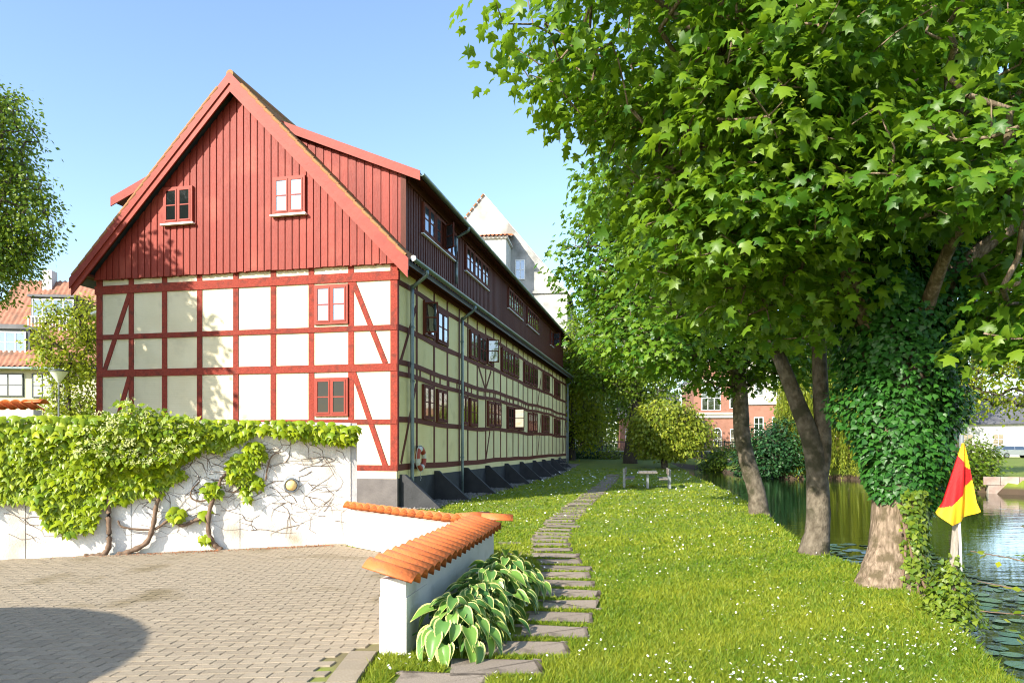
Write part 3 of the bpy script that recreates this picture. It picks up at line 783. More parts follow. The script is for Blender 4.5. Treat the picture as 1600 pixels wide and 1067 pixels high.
gbr(-8.17, 6.05, -9.02, 3.84); gbr(-8.17, 3.66, -9.0, 1.15)
gbr(-1.24, 6.05, -0.32, 3.84); gbr(-1.24, 3.66, -0.32, 1.12)

# windows: local x across, -y outward, z up from the sill
_wc = {}
def win_meshes(w, h, mat, glass):
    key = (round(w, 2), round(h, 2), mat, glass)
    if key in _wc: return _wc[key]
    f = 0.06
    fr = MB().box(-w / 2, w / 2, -0.05, 0.03, 0, f).box(-w / 2, w / 2, -0.05, 0.03, h - f, h).box(-w / 2, -w / 2 + f, -0.05, 0.03, f, h - f).box(w / 2 - f, w / 2, -0.05, 0.03, f, h - f).box(-.025, .025, -.048, .03, f, h - f)
    cw = w / 2 - f - 0.025; ch = h - 2 * f; g = 0.045
    # a casement with its hinge at x=0, opening in +x
    cm = MB().box(0.004, cw - .004, -0.035, 0.0, 0.004, g).box(.004, cw - .004, -.035, 0, ch - g, ch - .004).box(.004, g, -.035, 0, g, ch - g).box(cw - g, cw - .004, -.035, 0, g, ch - g).box(g, cw - g, -.03, -.004, ch / 2 - .016, ch / 2 + .016)
    pn = MB().box(g, cw - g, -0.016, -0.010, g, ch / 2 - .016); pn2 = MB().box(g, cw - g, -0.016, -0.010, ch / 2 + .016, ch - g)
    si = MB().box(-w / 2 - .05, w / 2 + .05, -0.11, 0.0, -0.05, -0.004)
    r_ = (fr.mesh('window', mat), cm.mesh('casement', mat), pn.mesh('pane', glass), pn2.mesh('pane', glass), si.mesh('sill', 'white_paint'), cw, f)
    _wc[key] = r_; return r_
def window(parent, loc, rz, w, h, mat, glass='glass', sill=False, open_l=0, open_r=0):
    fr, cm, p1, p2, si, cw, f = win_meshes(w, h, mat, glass)
    o = obj('window', fr, parent, loc, (0, 0, rz))
    for sx, op in ((-1, open_l), (1, open_r)):
        x0 = sx * (w / 2 - f); rot = (0, 0, (-op if sx < 0 else op)) ; sc = (-sx, 1, 1)
        obj('casement', cm, o, (x0, -0.028, f), rot, sc)
        for pm in (p1, p2): obj('pane', pm, o, (x0, -0.030, f), rot, sc)
    if sill: obj('sill', si, o)
    return o
window(house, (-1.86, -0.012, 4.93), 0, 0.98, 1.06, 'red_trim', 'glass_sky')
window(house, (-1.86, -0.012, 2.46), 0, 0.98, 1.03, 'red_trim', 'glass_dark')
GBY = -0.10
window(house, (-6.44, GBY - .06, 7.90), 0, 0.93, 1.02, 'red_trim', 'glass_dark', True)
window(house, (-3.02, GBY - .06, 7.92), 0, 0.95, 1.02, 'red_trim', 'glass_sky', True)

# gable boards: recessed and proud boards alternate
def slant_board(x0, x1, y0, y1, zb, zf, name, mat, parent):
    ztop0, ztop1 = zf(x0), zf(x1)
    xm = RX
    if x0 < xm < x1 and zf is gz:
        poly = [(x0, zb), (x1, zb), (x1, ztop1), (xm, zf(xm)), (x0, ztop0)]
    else: poly = [(x0, zb), (x1, zb), (x1, ztop1), (x0, ztop0)]
    if max(ztop0, ztop1) - zb < 0.06: return
    if min(ztop0, ztop1) < zb:
        xc = x0 + (x1 - x0) * (zb - ztop0) / (ztop1 - ztop0); poly = [(x0, zb), (xc, zb), (x0, ztop0)] if ztop0 > zb else [(xc, zb), (x1, zb), (x1, ztop1)]
    return MB().prism(poly, 'y', y0, y1).build(name, mat, parent)
def gz(x): return roof_z(x) - 0.28
x = -HW - 0.02; i = 0
while x < 0.02:
    wdt = 0.125 if i % 2 else 0.085
    dy = -0.028 if i % 2 else 0.0
    ov = 0.015 if i % 2 else 0.0
    slant_board(x - ov, min(x + wdt + ov, .03), GBY + dy, 0.06, 6.455 + random.uniform(-.012, .012), gz, 'board', 'red_board', house)
    x += wdt; i += 1
# barge boards, soffit under the verge
def verge(y0, sgn):
    def pts(off0, off1, ya, yb, name, mat, xe=EX + .05, xin=0.0):
        xe_ = RX + sgn * (HW / 2 + xe); xa = RX + sgn * xin
        za, zb_ = RZ - RS * abs(xa - RX), RZ - RS * abs(xe_ - RX)
        poly = [(xa, za + off0), (xe_, zb_ + off0), (xe_, zb_ + off1), (xa, za + off1)]
        if sgn > 0: poly = poly[::-1]
        MB().prism(poly, 'y', ya, yb).build(name, mat, house)
    pts(0.10, -0.20, -0.49, -0.45, 'barge_board', 'red_trim')
    pts(-0.18, -0.42, -0.45, -0.41, 'barge_board', 'red_trim', EX + .02)
    pts(-0.10, -0.13, -0.409, -0.14, 'verge_soffit', 'dark_board', EX - .05)
    pts(0.03, -0.09, -0.445, HL + .4, 'roof_deck', 'slate', EX)
for s_ in (-1, 1): verge(0, s_)
# roof tiles as rolled courses (front edge of the verge is built tile by tile)
def roof_tiles(parent, sgn, y0, y1, x_in, x_out, mat, pitch=0.24, course=0.34, amp=0.028, zf=None, lift=0.05):
    ny_ = int((y1 - y0) / pitch * 6); yy = np.linspace(y0, y1, ny_ + 1)
    prof = amp * (np.sin(yy / pitch * 2 * np.pi) + 0.35 * np.sin(yy / pitch * 4 * np.pi))
    L_ = math.hypot(x_out - x_in, zf(x_out) - zf(x_in)); nc = max(1, int(L_ / course)); V = []; F = []
    for c in range(nc):
        for e, lf in ((0, 0.0), (1, 0.03)):
            t = (c + e) / nc; xx = x_in + (x_out - x_in) * t
            V.append(np.column_stack([np.full(ny_ + 1, xx), yy, zf(xx) + lift + prof + lf]))
    V = np.vstack(V); m = ny_ + 1; F = []
    i_ = np.arange(ny_)
    for r_ in range(2 * nc - 1): F.append(np.stack([r_ * m + i_, r_ * m + i_ + 1, (r_ + 1) * m + i_ + 1, (r_ + 1) * m + i_], 1))
    return obj('roof_tiles', mesh_np('roof_tiles', V, np.vstack(F), mat, smooth=True), parent, kind='stuff')
for s_ in (-1, 1):
    roof_tiles(house, s_, -0.43, HL + .4, RX, RX + s_ * (HW / 2 + EX), 'tile_old', zf=roof_z)
MB().tube([(RX, -0.46, RZ + .06), (RX, HL + .4, RZ + .06)], 0.11, 10).build('ridge_tiles', 'tile_old', house)
vt = MB().add(*tube([(0, 0, 0), (0, 0.05, 0.0), (0, 0.34, 0.02)], [0.05, 0.055, 0.045], 8)).mesh('verge_tile', 'tile_old', True)
for s_ in (-1, 1):
    for k in range(20):
        xx = RX + s_ * (0.35 + k * 0.235); 
        o = obj('verge_tile', vt, house, (xx, -0.455, roof_z(xx) + .085), (R(90), 0, 0)); o.rotation_euler = (0, s_ * R(46), R(90 * 1)) if False else (0, 0, 0)
        o.rotation_euler = Vector((s_ * 1, 0, -RS)).to_track_quat('Y', 'Z').to_euler()

# long side timber frame (local x=0 plane, faces +x)
LY = [0.08, 1.53, 3.08, 4.42, 5.78, 6.85, 8.15, 9.43, 10.77, 11.99, 13.2, 14.5, 15.7, 16.9, 18.13, 19.4, 20.74, 22.07, 23.32, 24.8, 26.2, 27.72, 29.27, 30.6, 32.1]
def sag(y, a=1.0): return a * (0.035 * math.sin(y * 0.55 + 1.0) + 0.02 * math.sin(y * 1.3))
for y in LY:
    hb('post', 'dark_timber', -0.08, 0.012, y - .06, y + .06, 1.0, 6.42)
def rail(z, h, pr, a):
    yb = [0.0] + [4.6 * k + random.uniform(-.5, .5) for k in range(1, 7)] + [HL]
    for y0, y1 in zip(yb[:-1], yb[1:]):
        m = MB(); n = 5; V = []; F = []
        for k in range(n + 1):
            y = y0 + (y1 - y0) * k / n; dz = sag(y, a); hh = h / 2 * (1 + 0.05 * math.sin(y * 3))
            V += [(-.08, y, z + dz - hh), (pr, y, z + dz - hh), (pr, y, z + dz + hh), (-.08, y, z + dz + hh)]
            if k: b0 = 4 * (k - 1); F += [(b0 + j, b0 + (j + 1) % 4, b0 + 4 + (j + 1) % 4, b0 + 4 + j) for j in range(4)]
        F += [(3, 2, 1, 0), (4 * n, 4 * n + 1, 4 * n + 2, 4 * n + 3)]
        m.add(V, F).build('beam', 'dark_timber', house)
for z, h, pr, a in ((1.07, .17, .03, .5), (2.33, .15, .018, 1), (3.55, .13, .022, 1), (3.86, .14, .019, 1), (4.78, .15, .017, 1), (5.98, .13, .021, .8), (6.42, .14, .05, .2)):
    rail(z, h, pr, a)
rows = [(1.12, 2.28), (2.38, 3.50), (3.60, 3.81), (3.91, 4.73), (4.83, 5.93), (6.02, 6.38)]
for y0, y1 in zip(LY[:-1], LY[1:]):
    for z0, z1 in rows:
        d = sag((y0 + y1) / 2) if z0 > 2 else 0
        hb('panel', 'cream_shaded', -0.07, -0.006 + random.uniform(-.003, .003), y0 + .05, y1 - .05, z0 + d - .05, z1 + d + .05)
for k, y in enumerate(np.arange(0.9, HL - .3, 0.92)):       # short blocks between the twin beams
    hb('block', 'dark_timber', -.07, 0.009, y - .055, y + .055, 3.60 + sag(y), 3.81 + sag(y))
def lbr(y0, z0, y1, z1):
    d = Vector((0, y1 - y0, z1 - z0)).normalized(); p = Vector((0, -d.z, d.y)) * 0.055; V = []
    for x_ in (-0.07, 0.0105):
        for q, s_ in (((y0, z0), -1), ((y1, z1), -1), ((y1, z1), 1), ((y0, z0), 1)): V.append((x_, q[0] + p.y * s_, q[1] + p.z * s_))
    MB().add(V, [(0, 1, 2, 3), (4, 5, 6, 7)[::-1], (0, 4, 5, 1), (1, 5, 6, 2), (2, 6, 7, 3), (3, 7, 4, 0)]).build('brace', 'dark_timber', house)
lbr(1.47, 5.6, 0.3, 3.95); lbr(1.47, 3.4, 0.3, 1.2); lbr(8.3, 4.7, 9.3, 3.95); lbr(10.3, 4.7, 9.5, 3.95); lbr(10.1, 2.25, 9.5, 1.2)
lbr(22.0, 5.5, 21.0, 3.95); lbr(22.0, 3.4, 21.0, 1.2); lbr(31.9, 3.4, 30.9, 1.3)
PI2 = R(90)
def lwin(yc, z0, w, h, **k): return window(house, (0.02, yc, z0 + sag(yc)), PI2, w, h, 'dark_timber', **k)
for (y0, y1) in ((1.97, 2.96), (3.24, 4.28), (5.95, 6.75), (6.98, 8.06), (9.62, 10.70), (10.82, 11.92), (13.27, 14.42), (15.76, 16.80), (18.06, 19.26), (19.44, 20.64), (22.3, 23.25), (23.4, 24.7), (26.7, 27.65), (27.8, 29.2)):
    lwin((y0 + y1) / 2, 2.42, y1 - y0, 1.02)
lwin(15.12, 2.42, 1.1, 1.02, open_l=1.45)
for (y0, y1, op) in ((2.06, 3.02, 1.5), (3.22, 4.36, 0), (7.0, 8.08, 0), (8.25, 9.33, 0.0), (9.52, 10.6, 1.3), (12.1, 13.2, 0), (13.28, 14.42, 0), (14.58, 15.66, 0), (17.0, 18.05, 0), (18.2, 19.32, 0), (19.5, 20.68, 0), (22.5, 23.25, 0), (23.4, 24.75, 0), (26.8, 27.65, 0), (27.8, 29.2, 0)):
    lwin((y0 + y1) / 2, 4.88, y1 - y0, 1.02, open_l=op)
# buttresses
for y in (0.22, 3.08, 6.30, 9.32, 12.72, 16.0, 19.39, 22.35, 25.5, 28.6):
    MB().prism([(0.03, -.05), (1.15, -.05), (1.15, 0.03), (0.16, 0.90), (0.03, 0.90)], 'y', y - .075, y + .075).build('buttress', 'plinth', house)
# eaves, gutters, pipes
for s_ in (-1, 1):
    xo = RX + s_ * (HW / 2 + EX - .05); xi = RX + s_ * (HW / 2 - .02)
    MB().prism([(xi, 6.52), (xo, 6.52), (xo, 6.56), (xi, 6.60)][::(1 if s_ > 0 else -1)], 'y', -0.40, HL + .3).build('eave_soffit', 'dark_board', house)
def gutter(parent, x, z, y0, y1, r=0.075, mat='gutter'):
    V = []; F = []; n = 8; k_ = 24
    for j in range(k_ + 1):
        y = y0 + (y1 - y0) * j / k_
        for i in range(n + 1):
            t = math.pi + math.pi * i / n; V.append((x + r * math.cos(t), y, z + r * math.sin(t)))
        for i in range(n + 1):
            t = 2 * math.pi - math.pi * i / n; V.append((x + (r - .012) * math.cos(t), y, z + (r - .012) * math.sin(t)))
    m = 2 * (n + 1)
    for j in range(k_):
        for i in range(m): F.append((j * m + i, j * m + (i + 1) % m, (j + 1) * m + (i + 1) % m, (j + 1) * m + i))
    for b0 in (0, k_ * m):
        for i in range(n): F.append((b0 + i, b0 + i + 1, b0 + m - 2 - i, b0 + m - 1 - i))
    return MB().add(V, F).build('gutter', mat, parent, smooth=True)
g = gutter(house, EX + .12, 6.50, -0.30, HL + .35)
v, f = lathe([(0.002, -0.004), (0.072, -0.004), (0.075, 0.02)], 16); MB().add(v, f).build('end_cap', 'white_paint', g, loc=(EX + .12, -0.30, 6.50))
def pipe(P, r=0.05, mat='zinc'):
    Q, rr = smooth_path(np.array(P, float), np.full(len(P), r), 4); o = MB().tube(Q, rr, 10).build('downpipe', mat, house, smooth=True); return o
pipe([(EX + .12, 0.72, 6.43), (EX + .11, 0.74, 6.30), (0.16, 0.83, 6.02), (0.12, 0.84, 5.8), (0.12, 0.84, 3.0), (0.12, 0.84, 0.04)], 0.055)
pipe([(EX + .12, 5.72, 6.43), (EX + .10, 5.72, 6.3), (0.17, 5.72, 6.0), (0.13, 5.72, 5.8), (0.13, 5.72, 3.0), (0.13, 5.72, 0.04)], 0.05)
pipe([(EX + .12, HL + .1, 6.43), (EX + .1, HL + .1, 6.3), (0.17, HL + .05, 6.0), (0.14, HL + .05, 5.8), (0.14, HL + .05, 3.0), (0.14, HL + .05, 0.04)], 0.05)
for y_, zs in ((0.84, (1.2, 3.4, 4.9)), (5.72, (1.25, 3.3, 5.2))):
    for z in zs: MB().tube([(0.125, y_, z), (0.125, y_, z + .05)], 0.066, 10).build('pipe_clip', 'zinc', house)

# shed dormers on both slopes
DS = 0.423
def dormer(sgn, full):
    dx = lambda u: RX + sgn * (HW / 2 + u)        # u measured outward from the wall plane
    dz = lambda u: 9.21 + DS * (0.30 - u)
    ya, yb = 1.08, HL - .15
    d = hb('dormer', 'dark_board' if full else 'red_board', *sorted((dx(-0.22), dx(-0.6))), ya + .06, yb - .05, 6.9, 9.15)
    def slab(u0, u1, t0, t1, y0, y1, name, mat):
        poly = [(dx(u0), dz(u0) + t0), (dx(u1), dz(u1) + t0), (dx(u1), dz(u1) + t1), (dx(u0), dz(u0) + t1)]
        if sgn > 0: poly = poly[::-1]
        return MB().prism(poly, 'y', y0, y1).build(name, mat, d)
    slab(-3.95, 0.30, 0.0, -0.10, ya - .17, yb + .25, 'dormer_roof', 'slate')
    slab(-3.98, 0.33, 0.03, -0.24, ya - .21, ya - .172, 'dormer_fascia', 'red_trim')
    slab(-0.2, 0.28, -0.101, -0.13, ya - .17, yb + .2, 'dormer_soffit', 'dark_board')
    # cheek boards facing the gable end
    x = -0.15; i = 0
    while x > -3.9:
        w = 0.15 if i % 2 == 0 else 0.10; dy = -0.025 if i % 2 == 0 else 0.0
        u1, u0 = x, x - w
        zb0 = roof_z(dx(u0)) + .05; zb1 = roof_z(dx(u1)) + .05; zt0 = dz(u0) - .11; zt1 = dz(u1) - .11
        if zt0 > zb0:
            poly = [(dx(u0 - .01), zb0), (dx(u1), zb1), (dx(u1), zt1), (dx(u0 - .01), zt0)]
            MB().prism(poly if sgn > 0 else poly[::-1], 'y', ya + dy, ya + .06).build('board', 'red_board', d)
        x -= w; i += 1
    if full:
        y = ya + .0; i = 0
        me1 = MB().box(-.22, -.150, 0, .125, 7.02, 9.27).mesh('board', 'dark_board'); me2 = MB().box(-.22, -.172, 0, .085, 7.02, 9.26).mesh('board', 'dark_board')
        while y < yb - .12:
            obj('board', me1 if i % 2 == 0 else me2, d, (0, y, 0)); y += .125 if i % 2 == 0 else .085; i += 1
        hb('corner_board', 'dark_board', -.30, -.143, ya - .03, ya + .10, 7.0, 9.28, d)
        hb('eave_board', 'dark_board', -.148, -.10, ya + .12, yb, 9.02, 9.28, d)
        for (g0, g1, n) in ((2.35, 5.78, 3), (6.95, 10.3, 3), (14.0, 17.35, 3), (18.5, 21.85, 3), (26.1, 27.3, 1)):
            w = (g1 - g0) / n
            for k in range(n):
                window(house, (-.135, g0 + w * (k + .5), 8.0), PI2, w - .05, 0.92, 'dark_timber', glass='glass_sky' if (g0 < 3 or g0 > 20) else 'glass', open_l=0, open_r=1.2 if n == 1 else (0.9 if (k == 1 and g0 < 3) else 0))
            hb('window_sill', 'white_paint', -.15, -.06, g0 - .05, g1 + .05, 7.94, 7.97, d)
        gutter(d, 0.38, 9.15, ya - .2, yb + .3)
        Q = [(0.38, 5.62, 9.08), (0.36, 5.62, 8.97), (0.0, 5.66, 8.80), (-.07, 5.67, 8.6), (-.07, 5.67, 7.2)]
        q, r_ = smooth_path(np.array(Q), np.full(5, .05), 4); MB().tube(q, r_, 10).build('downpipe', 'zinc', d, smooth=True)
    else:
        hb('dormer_front', 'dark_board', *sorted((dx(-.2), dx(-.15))), ya, yb, 7.0, 9.25, d)
    return d
dormer(1, True); dormer(-1, False)

# balcony and canopy on the far long side
bal = hb('balcony', 'frame_dark', -HW - .75, -HW - .03, 2.4, 6.0, 3.78, 3.92)
for k in range(9):
    MB().box(-.022, .022, -.022, .022, 0, 0.92).build('baluster', 'frame_dark', bal, loc=(-HW - .72 + k * .085, 2.43, 3.9))
MB().box(-HW - .78, -HW - .0, 2.40, 2.47, 4.80, 4.87).build('handrail', 'frame_dark', bal)
MB().tube([(-HW - .5, 2.35, 0), (-HW - .5, 2.35, 3.78)], .06, 10).build('column', 'steel', bal)
MB().prism([(-HW - 1.35, 5.75), (-HW + .0, 6.15), (-HW + .0, 6.22), (-HW - 1.35, 5.82)], 'y', 1.2, 6.2).build('canopy', 'white_paint', house)
MB().tube([(-HW - .5, 1.5, 5.95), (-HW - .48, 1.5, 5.6), (-HW - .2, 1.5, 5.3), (-HW - .2, 1.5, 0.0)], .05, 8).build('downpipe', 'zinc', house)

# lifebuoy on the wall
def torus(Rr, r, n=28, m=10, a0=0.0, a1=2 * math.pi):
    V = []; F = []; full = abs(a1 - a0) > 6.2
    for i in range(n if full else n + 1):
        t = a0 + (a1 - a0) * i / n
        for j in range(m):
            p = 2 * math.pi * j / m; q = Rr + r * math.cos(p); V.append((q * math.cos(t), r * 0.8 * math.sin(p), q * math.sin(t)))
    k = len(V) // m
    for i in range(n):
        for j in range(m): F.append((i * m + j, i * m + (j + 1) % m, ((i + 1) % k) * m + (j + 1) % m, ((i + 1) % k) * m + j))
    return V, F
p = HC_ + HEX * 0.16 + HEY * 1.42
lb = thing('lifebuoy', 'red and white lifebuoy hanging on the half-timbered wall', 'lifebuoy', (p[0], p[1], 1.30), PI2 - HA)
for k in range(4):
    v, f = torus(0.27, 0.088, 8, 10, k * PI2 + .6, (k + .62) * PI2 + .6); MB().add(v, f).build('red_segment', 'ring_red', lb, smooth=True)
    v, f = torus(0.27, 0.084, 5, 10, (k + .62) * PI2 + .6, (k + 1) * PI2 + .6); MB().add(v, f).build('white_segment', 'ring_white', lb, smooth=True)
P = [(0.375 * math.cos(t) * (1 + .03 * math.sin(4 * t)), 0.0, 0.375 * math.sin(t) * (1 + .03 * math.sin(4 * t))) for t in np.linspace(-1.5, 4.6, 40)] + [(-.03, 0, -.45), (0.03, 0, -.55), (-.02, 0, -.62)]
MB().tube(P, 0.010, 5).build('grab_rope', 'ring_white', lb)
MB().box(-.03, .03, -.02, .12, .28, .36).build('hook', 'iron', lb)

# gravel strip at the foot of the long wall
n = 5200
q = np.column_stack([rng.uniform(0.05, 0.95, n) ** 1.0 * (1 + .1 * rng.normal(size=n)), rng.uniform(-.1, HL, n) ** 1.0])
P3 = HC_[None] + q[:, :1] * HEX[None] + q[:, 1:] * HEY[None]
oct_v = np.array([(1, 0, 0), (-1, 0, 0), (0, 1, 0), (0, -1, 0), (0, 0, .7), (0, 0, -.7)]); oct_f = np.array([(0, 2, 4), (2, 1, 4), (1, 3, 4), (3, 0, 4), (2, 0, 5), (1, 2, 5), (3, 1, 5), (0, 3, 5)])
obj('gravel_strip', leaves_mesh('gravel_strip', (oct_v, oct_f), np.column_stack([P3, ground_z(P3) + .012]), frames(rng.normal(size=(n, 3)), rng.normal(size=(n, 3))), rng.uniform(.025, .06, n), rng.random(n), 'gravel'), kind='stuff', label='loose grey gravel strip along the black plinth', cat='gravel')

# folding chair against the plinth
p = HC_ + HEX * 0.62 + HEY * 26.6
ch = thing('folding_chair', 'dark folding garden chair standing against the plinth between buttresses', 'chair', (p[0], p[1], float(ground_z(p[None])[0])), PI2 - HA)
for sx in (-.2, .2):
    MB().bar((sx, -.25, 0), (sx, .22, .85), .03, .02, (1, 0, 0)).build('leg', 'iron', ch); MB().bar((sx * .9, .22, 0), (sx * .9, -.22, .45), .03, .02, (1, 0, 0)).build('leg', 'iron', ch)
for k in range(4): MB().box(-.21, .21, -.22 + k * .11, -.14 + k * .11, .44, .46).build('seat_slat', 'old_wood', ch)
for k in range(3): MB().box(-.21, .21, .14 + k * .03, .155 + k * .03, .60 + k * .09, .66 + k * .09).build('back_slat', 'old_wood', ch)
# ================================================================== other buildings
def simple_window(parent, x, y, z, w, h, rz=0, frame='white_paint', glass='glass', cols=2, rows=2, arch=False):
    f = 0.07; m = MB().box(-w / 2, w / 2, -.06, .02, 0, f).box(-w / 2, w / 2, -.06, .02, h - f, h).box(-w / 2, -w / 2 + f, -.06, .02, f, h - f).box(w / 2 - f, w / 2, -.06, .02, f, h - f)
    for c in range(1, cols): xx = -w / 2 + w * c / cols; m.box(xx - .03, xx + .03, -.055, .0, f, h - f)
    for r_ in range(1, rows): zz_ = h * r_ / rows; m.box(-w / 2 + f, w / 2 - f, -.05, -.005, zz_ - .022, zz_ + .022)
    if arch:
        n = 8; o_ = [(w / 2 * math.cos(math.pi * i / n), h + w / 2 * math.sin(math.pi * i / n)) for i in range(n + 1)]
        i_ = [((w / 2 - f) * math.cos(math.pi * i / n), h + (w / 2 - f) * math.sin(math.pi * i / n)) for i in range(n + 1)]
        for i in range(n): m.prism([o_[i], o_[i + 1], i_[i + 1], i_[i]], 'y', -.06, .02)
    o = m.build('window', frame, parent, loc=(x, y, z), rot=(0, 0, rz))
    for c in range(cols):
        for r_ in range(rows):
            MB().box(-w / 2 + w * c / cols + .03, -w / 2 + w * (c + 1) / cols - .03, -.03, -.015, h * r_ / rows + .02, h * (r_ + 1) / rows - .02).build('pane', glass, o)
    if arch: MB().prism(i_, 'y', -.03, -.015).build('pane', glass, o)
    return o

# tall white gable house behind the timber house
wg = thing('white_gable_house', 'tall weathered white gable house rising behind the timber house', 'house', (-2.1, 54, 0), R(-8))
SL = 1.20; AZ = 20.7; hwid = 6.3
MB().prism([(-hwid, 0), (hwid, 0), (hwid, AZ - SL * hwid), (0, AZ), (-hwid, AZ - SL * hwid)], 'y', 0, 16).build('wall', 'gable_white', wg)
for s_ in (-1, 1):
    poly = [(0, AZ + .02), (s_ * (hwid + .3), AZ + .02 - SL * (hwid + .3)), (s_ * (hwid + .3), AZ + .10 - SL * (hwid + .3)), (0, AZ + .10)]
    MB().prism(poly if s_ < 0 else poly[::-1], 'y', -0.06, 16.2).build('roof', 'concrete', wg)
for k in range(26):     # tile ends along the left verge
    u = .15 + k * .28; MB().box(-.15, .15, -.12, .10, -.05, .05).build('verge_tile', 'tile_old', wg, loc=(-u, -.03, AZ + .14 - SL * u), rot=(0, -math.atan(SL), 0))
hbw = MB().box(-hwid, hwid, -.14, -.002, 13.1, 13.3).build('cornice', 'gable_white', wg)
by = MB().box(-.5, 2.05, -2.6, -.002, 8.0, 16.6).build('bay', 'white_clean', wg)
MB().box(-.6, 2.2, -2.75, -.002, 16.6, 16.72).build('bay_cornice', 'white_clean', by)
rt_z = lambda y: 17.35 + (y + 0.05) * 0.33
V = []; F = []; xs_ = np.linspace(-.65, 2.3, 100); pr = .05 * np.sin(xs_ / .3 * 2 * np.pi)
for k in range(4):
    for e, l in ((0, 0), (1, .05)):
        t = (k + e) / 4; yy = -.05 - t * 2.95; V.append(np.column_stack([xs_, np.full(100, yy), 17.62 + yy * .30 + pr + l]))
V = np.vstack(V); i_ = np.arange(99); F = np.vstack([np.stack([r_ * 100 + i_, r_ * 100 + i_ + 1, (r_ + 1) * 100 + i_ + 1, (r_ + 1) * 100 + i_], 1) for r_ in range(7)])
obj('bay_roof', mesh_np('bay_roof', V, F, 'tile', smooth=True), by, kind='stuff')
simple_window(wg, 2.75, -.02, 14.2, .75, 1.5, 0, 'white_paint', 'glass_sky', 2, 2)

# yellow house with tiled roof, far left
yh = thing('yellow_house', 'pale yellow house with brown pantile roof and white dormers', 'house', (-29.8, 41.5, 0), R(6))
MB().box(-1.6, 7.5, 0, 9, 0, 6.3).build('wall', 'house_yellow', yh)
YR = lambda y: 6.25 + (y + .5) * 1.22
rt = None
def ytiles(parent, x0, x1, y0, y1, zf, mat, pitch=.30, course=.36, amp=.045, name='roof_tiles'):
    nx_ = int((x1 - x0) / pitch * 6); xx = np.linspace(x0, x1, nx_ + 1); prof = amp * np.sin(xx / pitch * 2 * np.pi)
    L_ = math.hypot(y1 - y0, zf(y1) - zf(y0)); nc = max(1, int(L_ / course)); V = []
    for c in range(nc):
        for e, lf in ((0, .05), (1, 0.0)):
            t = (c + e) / nc; yy = y0 + (y1 - y0) * t; V.append(np.column_stack([xx, np.full(nx_ + 1, yy), np.full(nx_ + 1, zf(yy)) + prof + lf]))
    V = np.vstack(V); m = nx_ + 1; i_ = np.arange(nx_)
    F = np.vstack([np.stack([r_ * m + i_, r_ * m + i_ + 1, (r_ + 1) * m + i_ + 1, (r_ + 1) * m + i_], 1) for r_ in range(2 * nc - 1)])
    return obj(name, mesh_np(name, V, F, mat, smooth=True), parent, kind='stuff')
rf = MB().prism([(-.5, 6.20), (4.5, YR(4.5) - .08), (9.5, 6.20)], 'x', -1.7, 7.6).build('roof', 'tile_house', yh)
ytiles(rf, -1.7, 7.6, -.5, 4.5, YR, 'tile_house')
MB().box(-1.7, 7.6, -.62, -.48, 6.12, 6.24).build('gutter', 'zinc', yh)
MB().tube([(3.5, -.12, 6.2), (3.5, -.12, 0)], .06, 8).build('downpipe', 'zinc', yh)
MB().box(0.2, .75, 3.9, 4.6, 11.2, 12.9).build('chimney', 'white_clean', rf)
for (x, z, w, h) in ((.35, 4.55, 1.7, 1.35), (2.25, 4.5, 1.15, 1.4), (2.25, 1.2, 1.1, 1.5), (4.6, 1.2, 1.0, 1.5), (.3, 1.2, 1.2, 1.5)):
    simple_window(yh, x, -.02, z, w, h, 0, 'frame_dark', 'glass', 4 if w > 2 else 2, 3 if w > 2 else 2)
dm = MB().box(-.75, 1.35, 0.35, 2.2, 6.9, 8.55).build('dormer', 'frame_dark', rf)
MB().prism([(-.95, 8.55), (1.55, 8.55), (1.1, 8.82), (-.5, 8.82)], 'y', .2, 2.9).build('dormer_roof', 'slate', dm)
simple_window(rf, .3, .33, 7.15, 1.7, 1.25, 0, 'white_paint', 'glass_sky', 3, 2)
sd_ = MB().box(.6, 3.2, 1.85, 3.6, 8.8, 10.75).build('dormer', 'frame_dark', rf)
MB().box(.5, 3.3, 1.65, 3.9, 10.75, 10.9).build('dormer_roof', 'slate', sd_)
simple_window(rf, 1.9, 1.83, 9.55, 2.4, 1.1, 0, 'white_paint', 'glass_sky', 4, 1)
MB().box(.6, 3.2, 1.42, 1.48, 9.45, 9.52).build('balcony_rail', 'white_paint', sd_)
for k in range(13): MB().box(-.03, .03, 1.43, 1.47, 8.7, 9.45).build('baluster', 'white_paint', sd_, loc=(.65 + k * .2, 0, 0))
# orange party roof further left
oh = thing('orange_roof_house', 'house with steep orange tiled roof behind the yellow house', 'house', (-37, 50, 0), R(8))
MB().box(-9, 4, 0, 9, 0, 7).build('wall', 'house_yellow', oh)
rf2 = MB().prism([(-.4, 7.0), (4.5, 12.6), (9.4, 7.0)], 'x', -9.2, 4.2).build('roof', 'tile_old', oh)
ytiles(rf2, -9.2, 4.2, -.4, 4.5, lambda y: 7.05 + (y + .4) * 1.145, 'tile_old')

# grey wall with tiles left behind the vine
lw2 = thing('garden_wall', 'grey garden wall with orange clay tile coping behind the vine', 'wall', (-10.15, 15.2, 0), R(-6))
MB().box(-4.5, 0.0, -.12, .12, 0, 2.42).build('wall_body', 'concrete', lw2)
for k in range(17): obj('tile', ctile, lw2, (-.12 - k * .24, 0, 2.50), (R(-22), 0, 0), (1.2, 1, 1))
obj('tile', ctile, lw2, (-.05, -.02, 2.58), (0, 0, R(90)), (1.1, 1.1, 1))

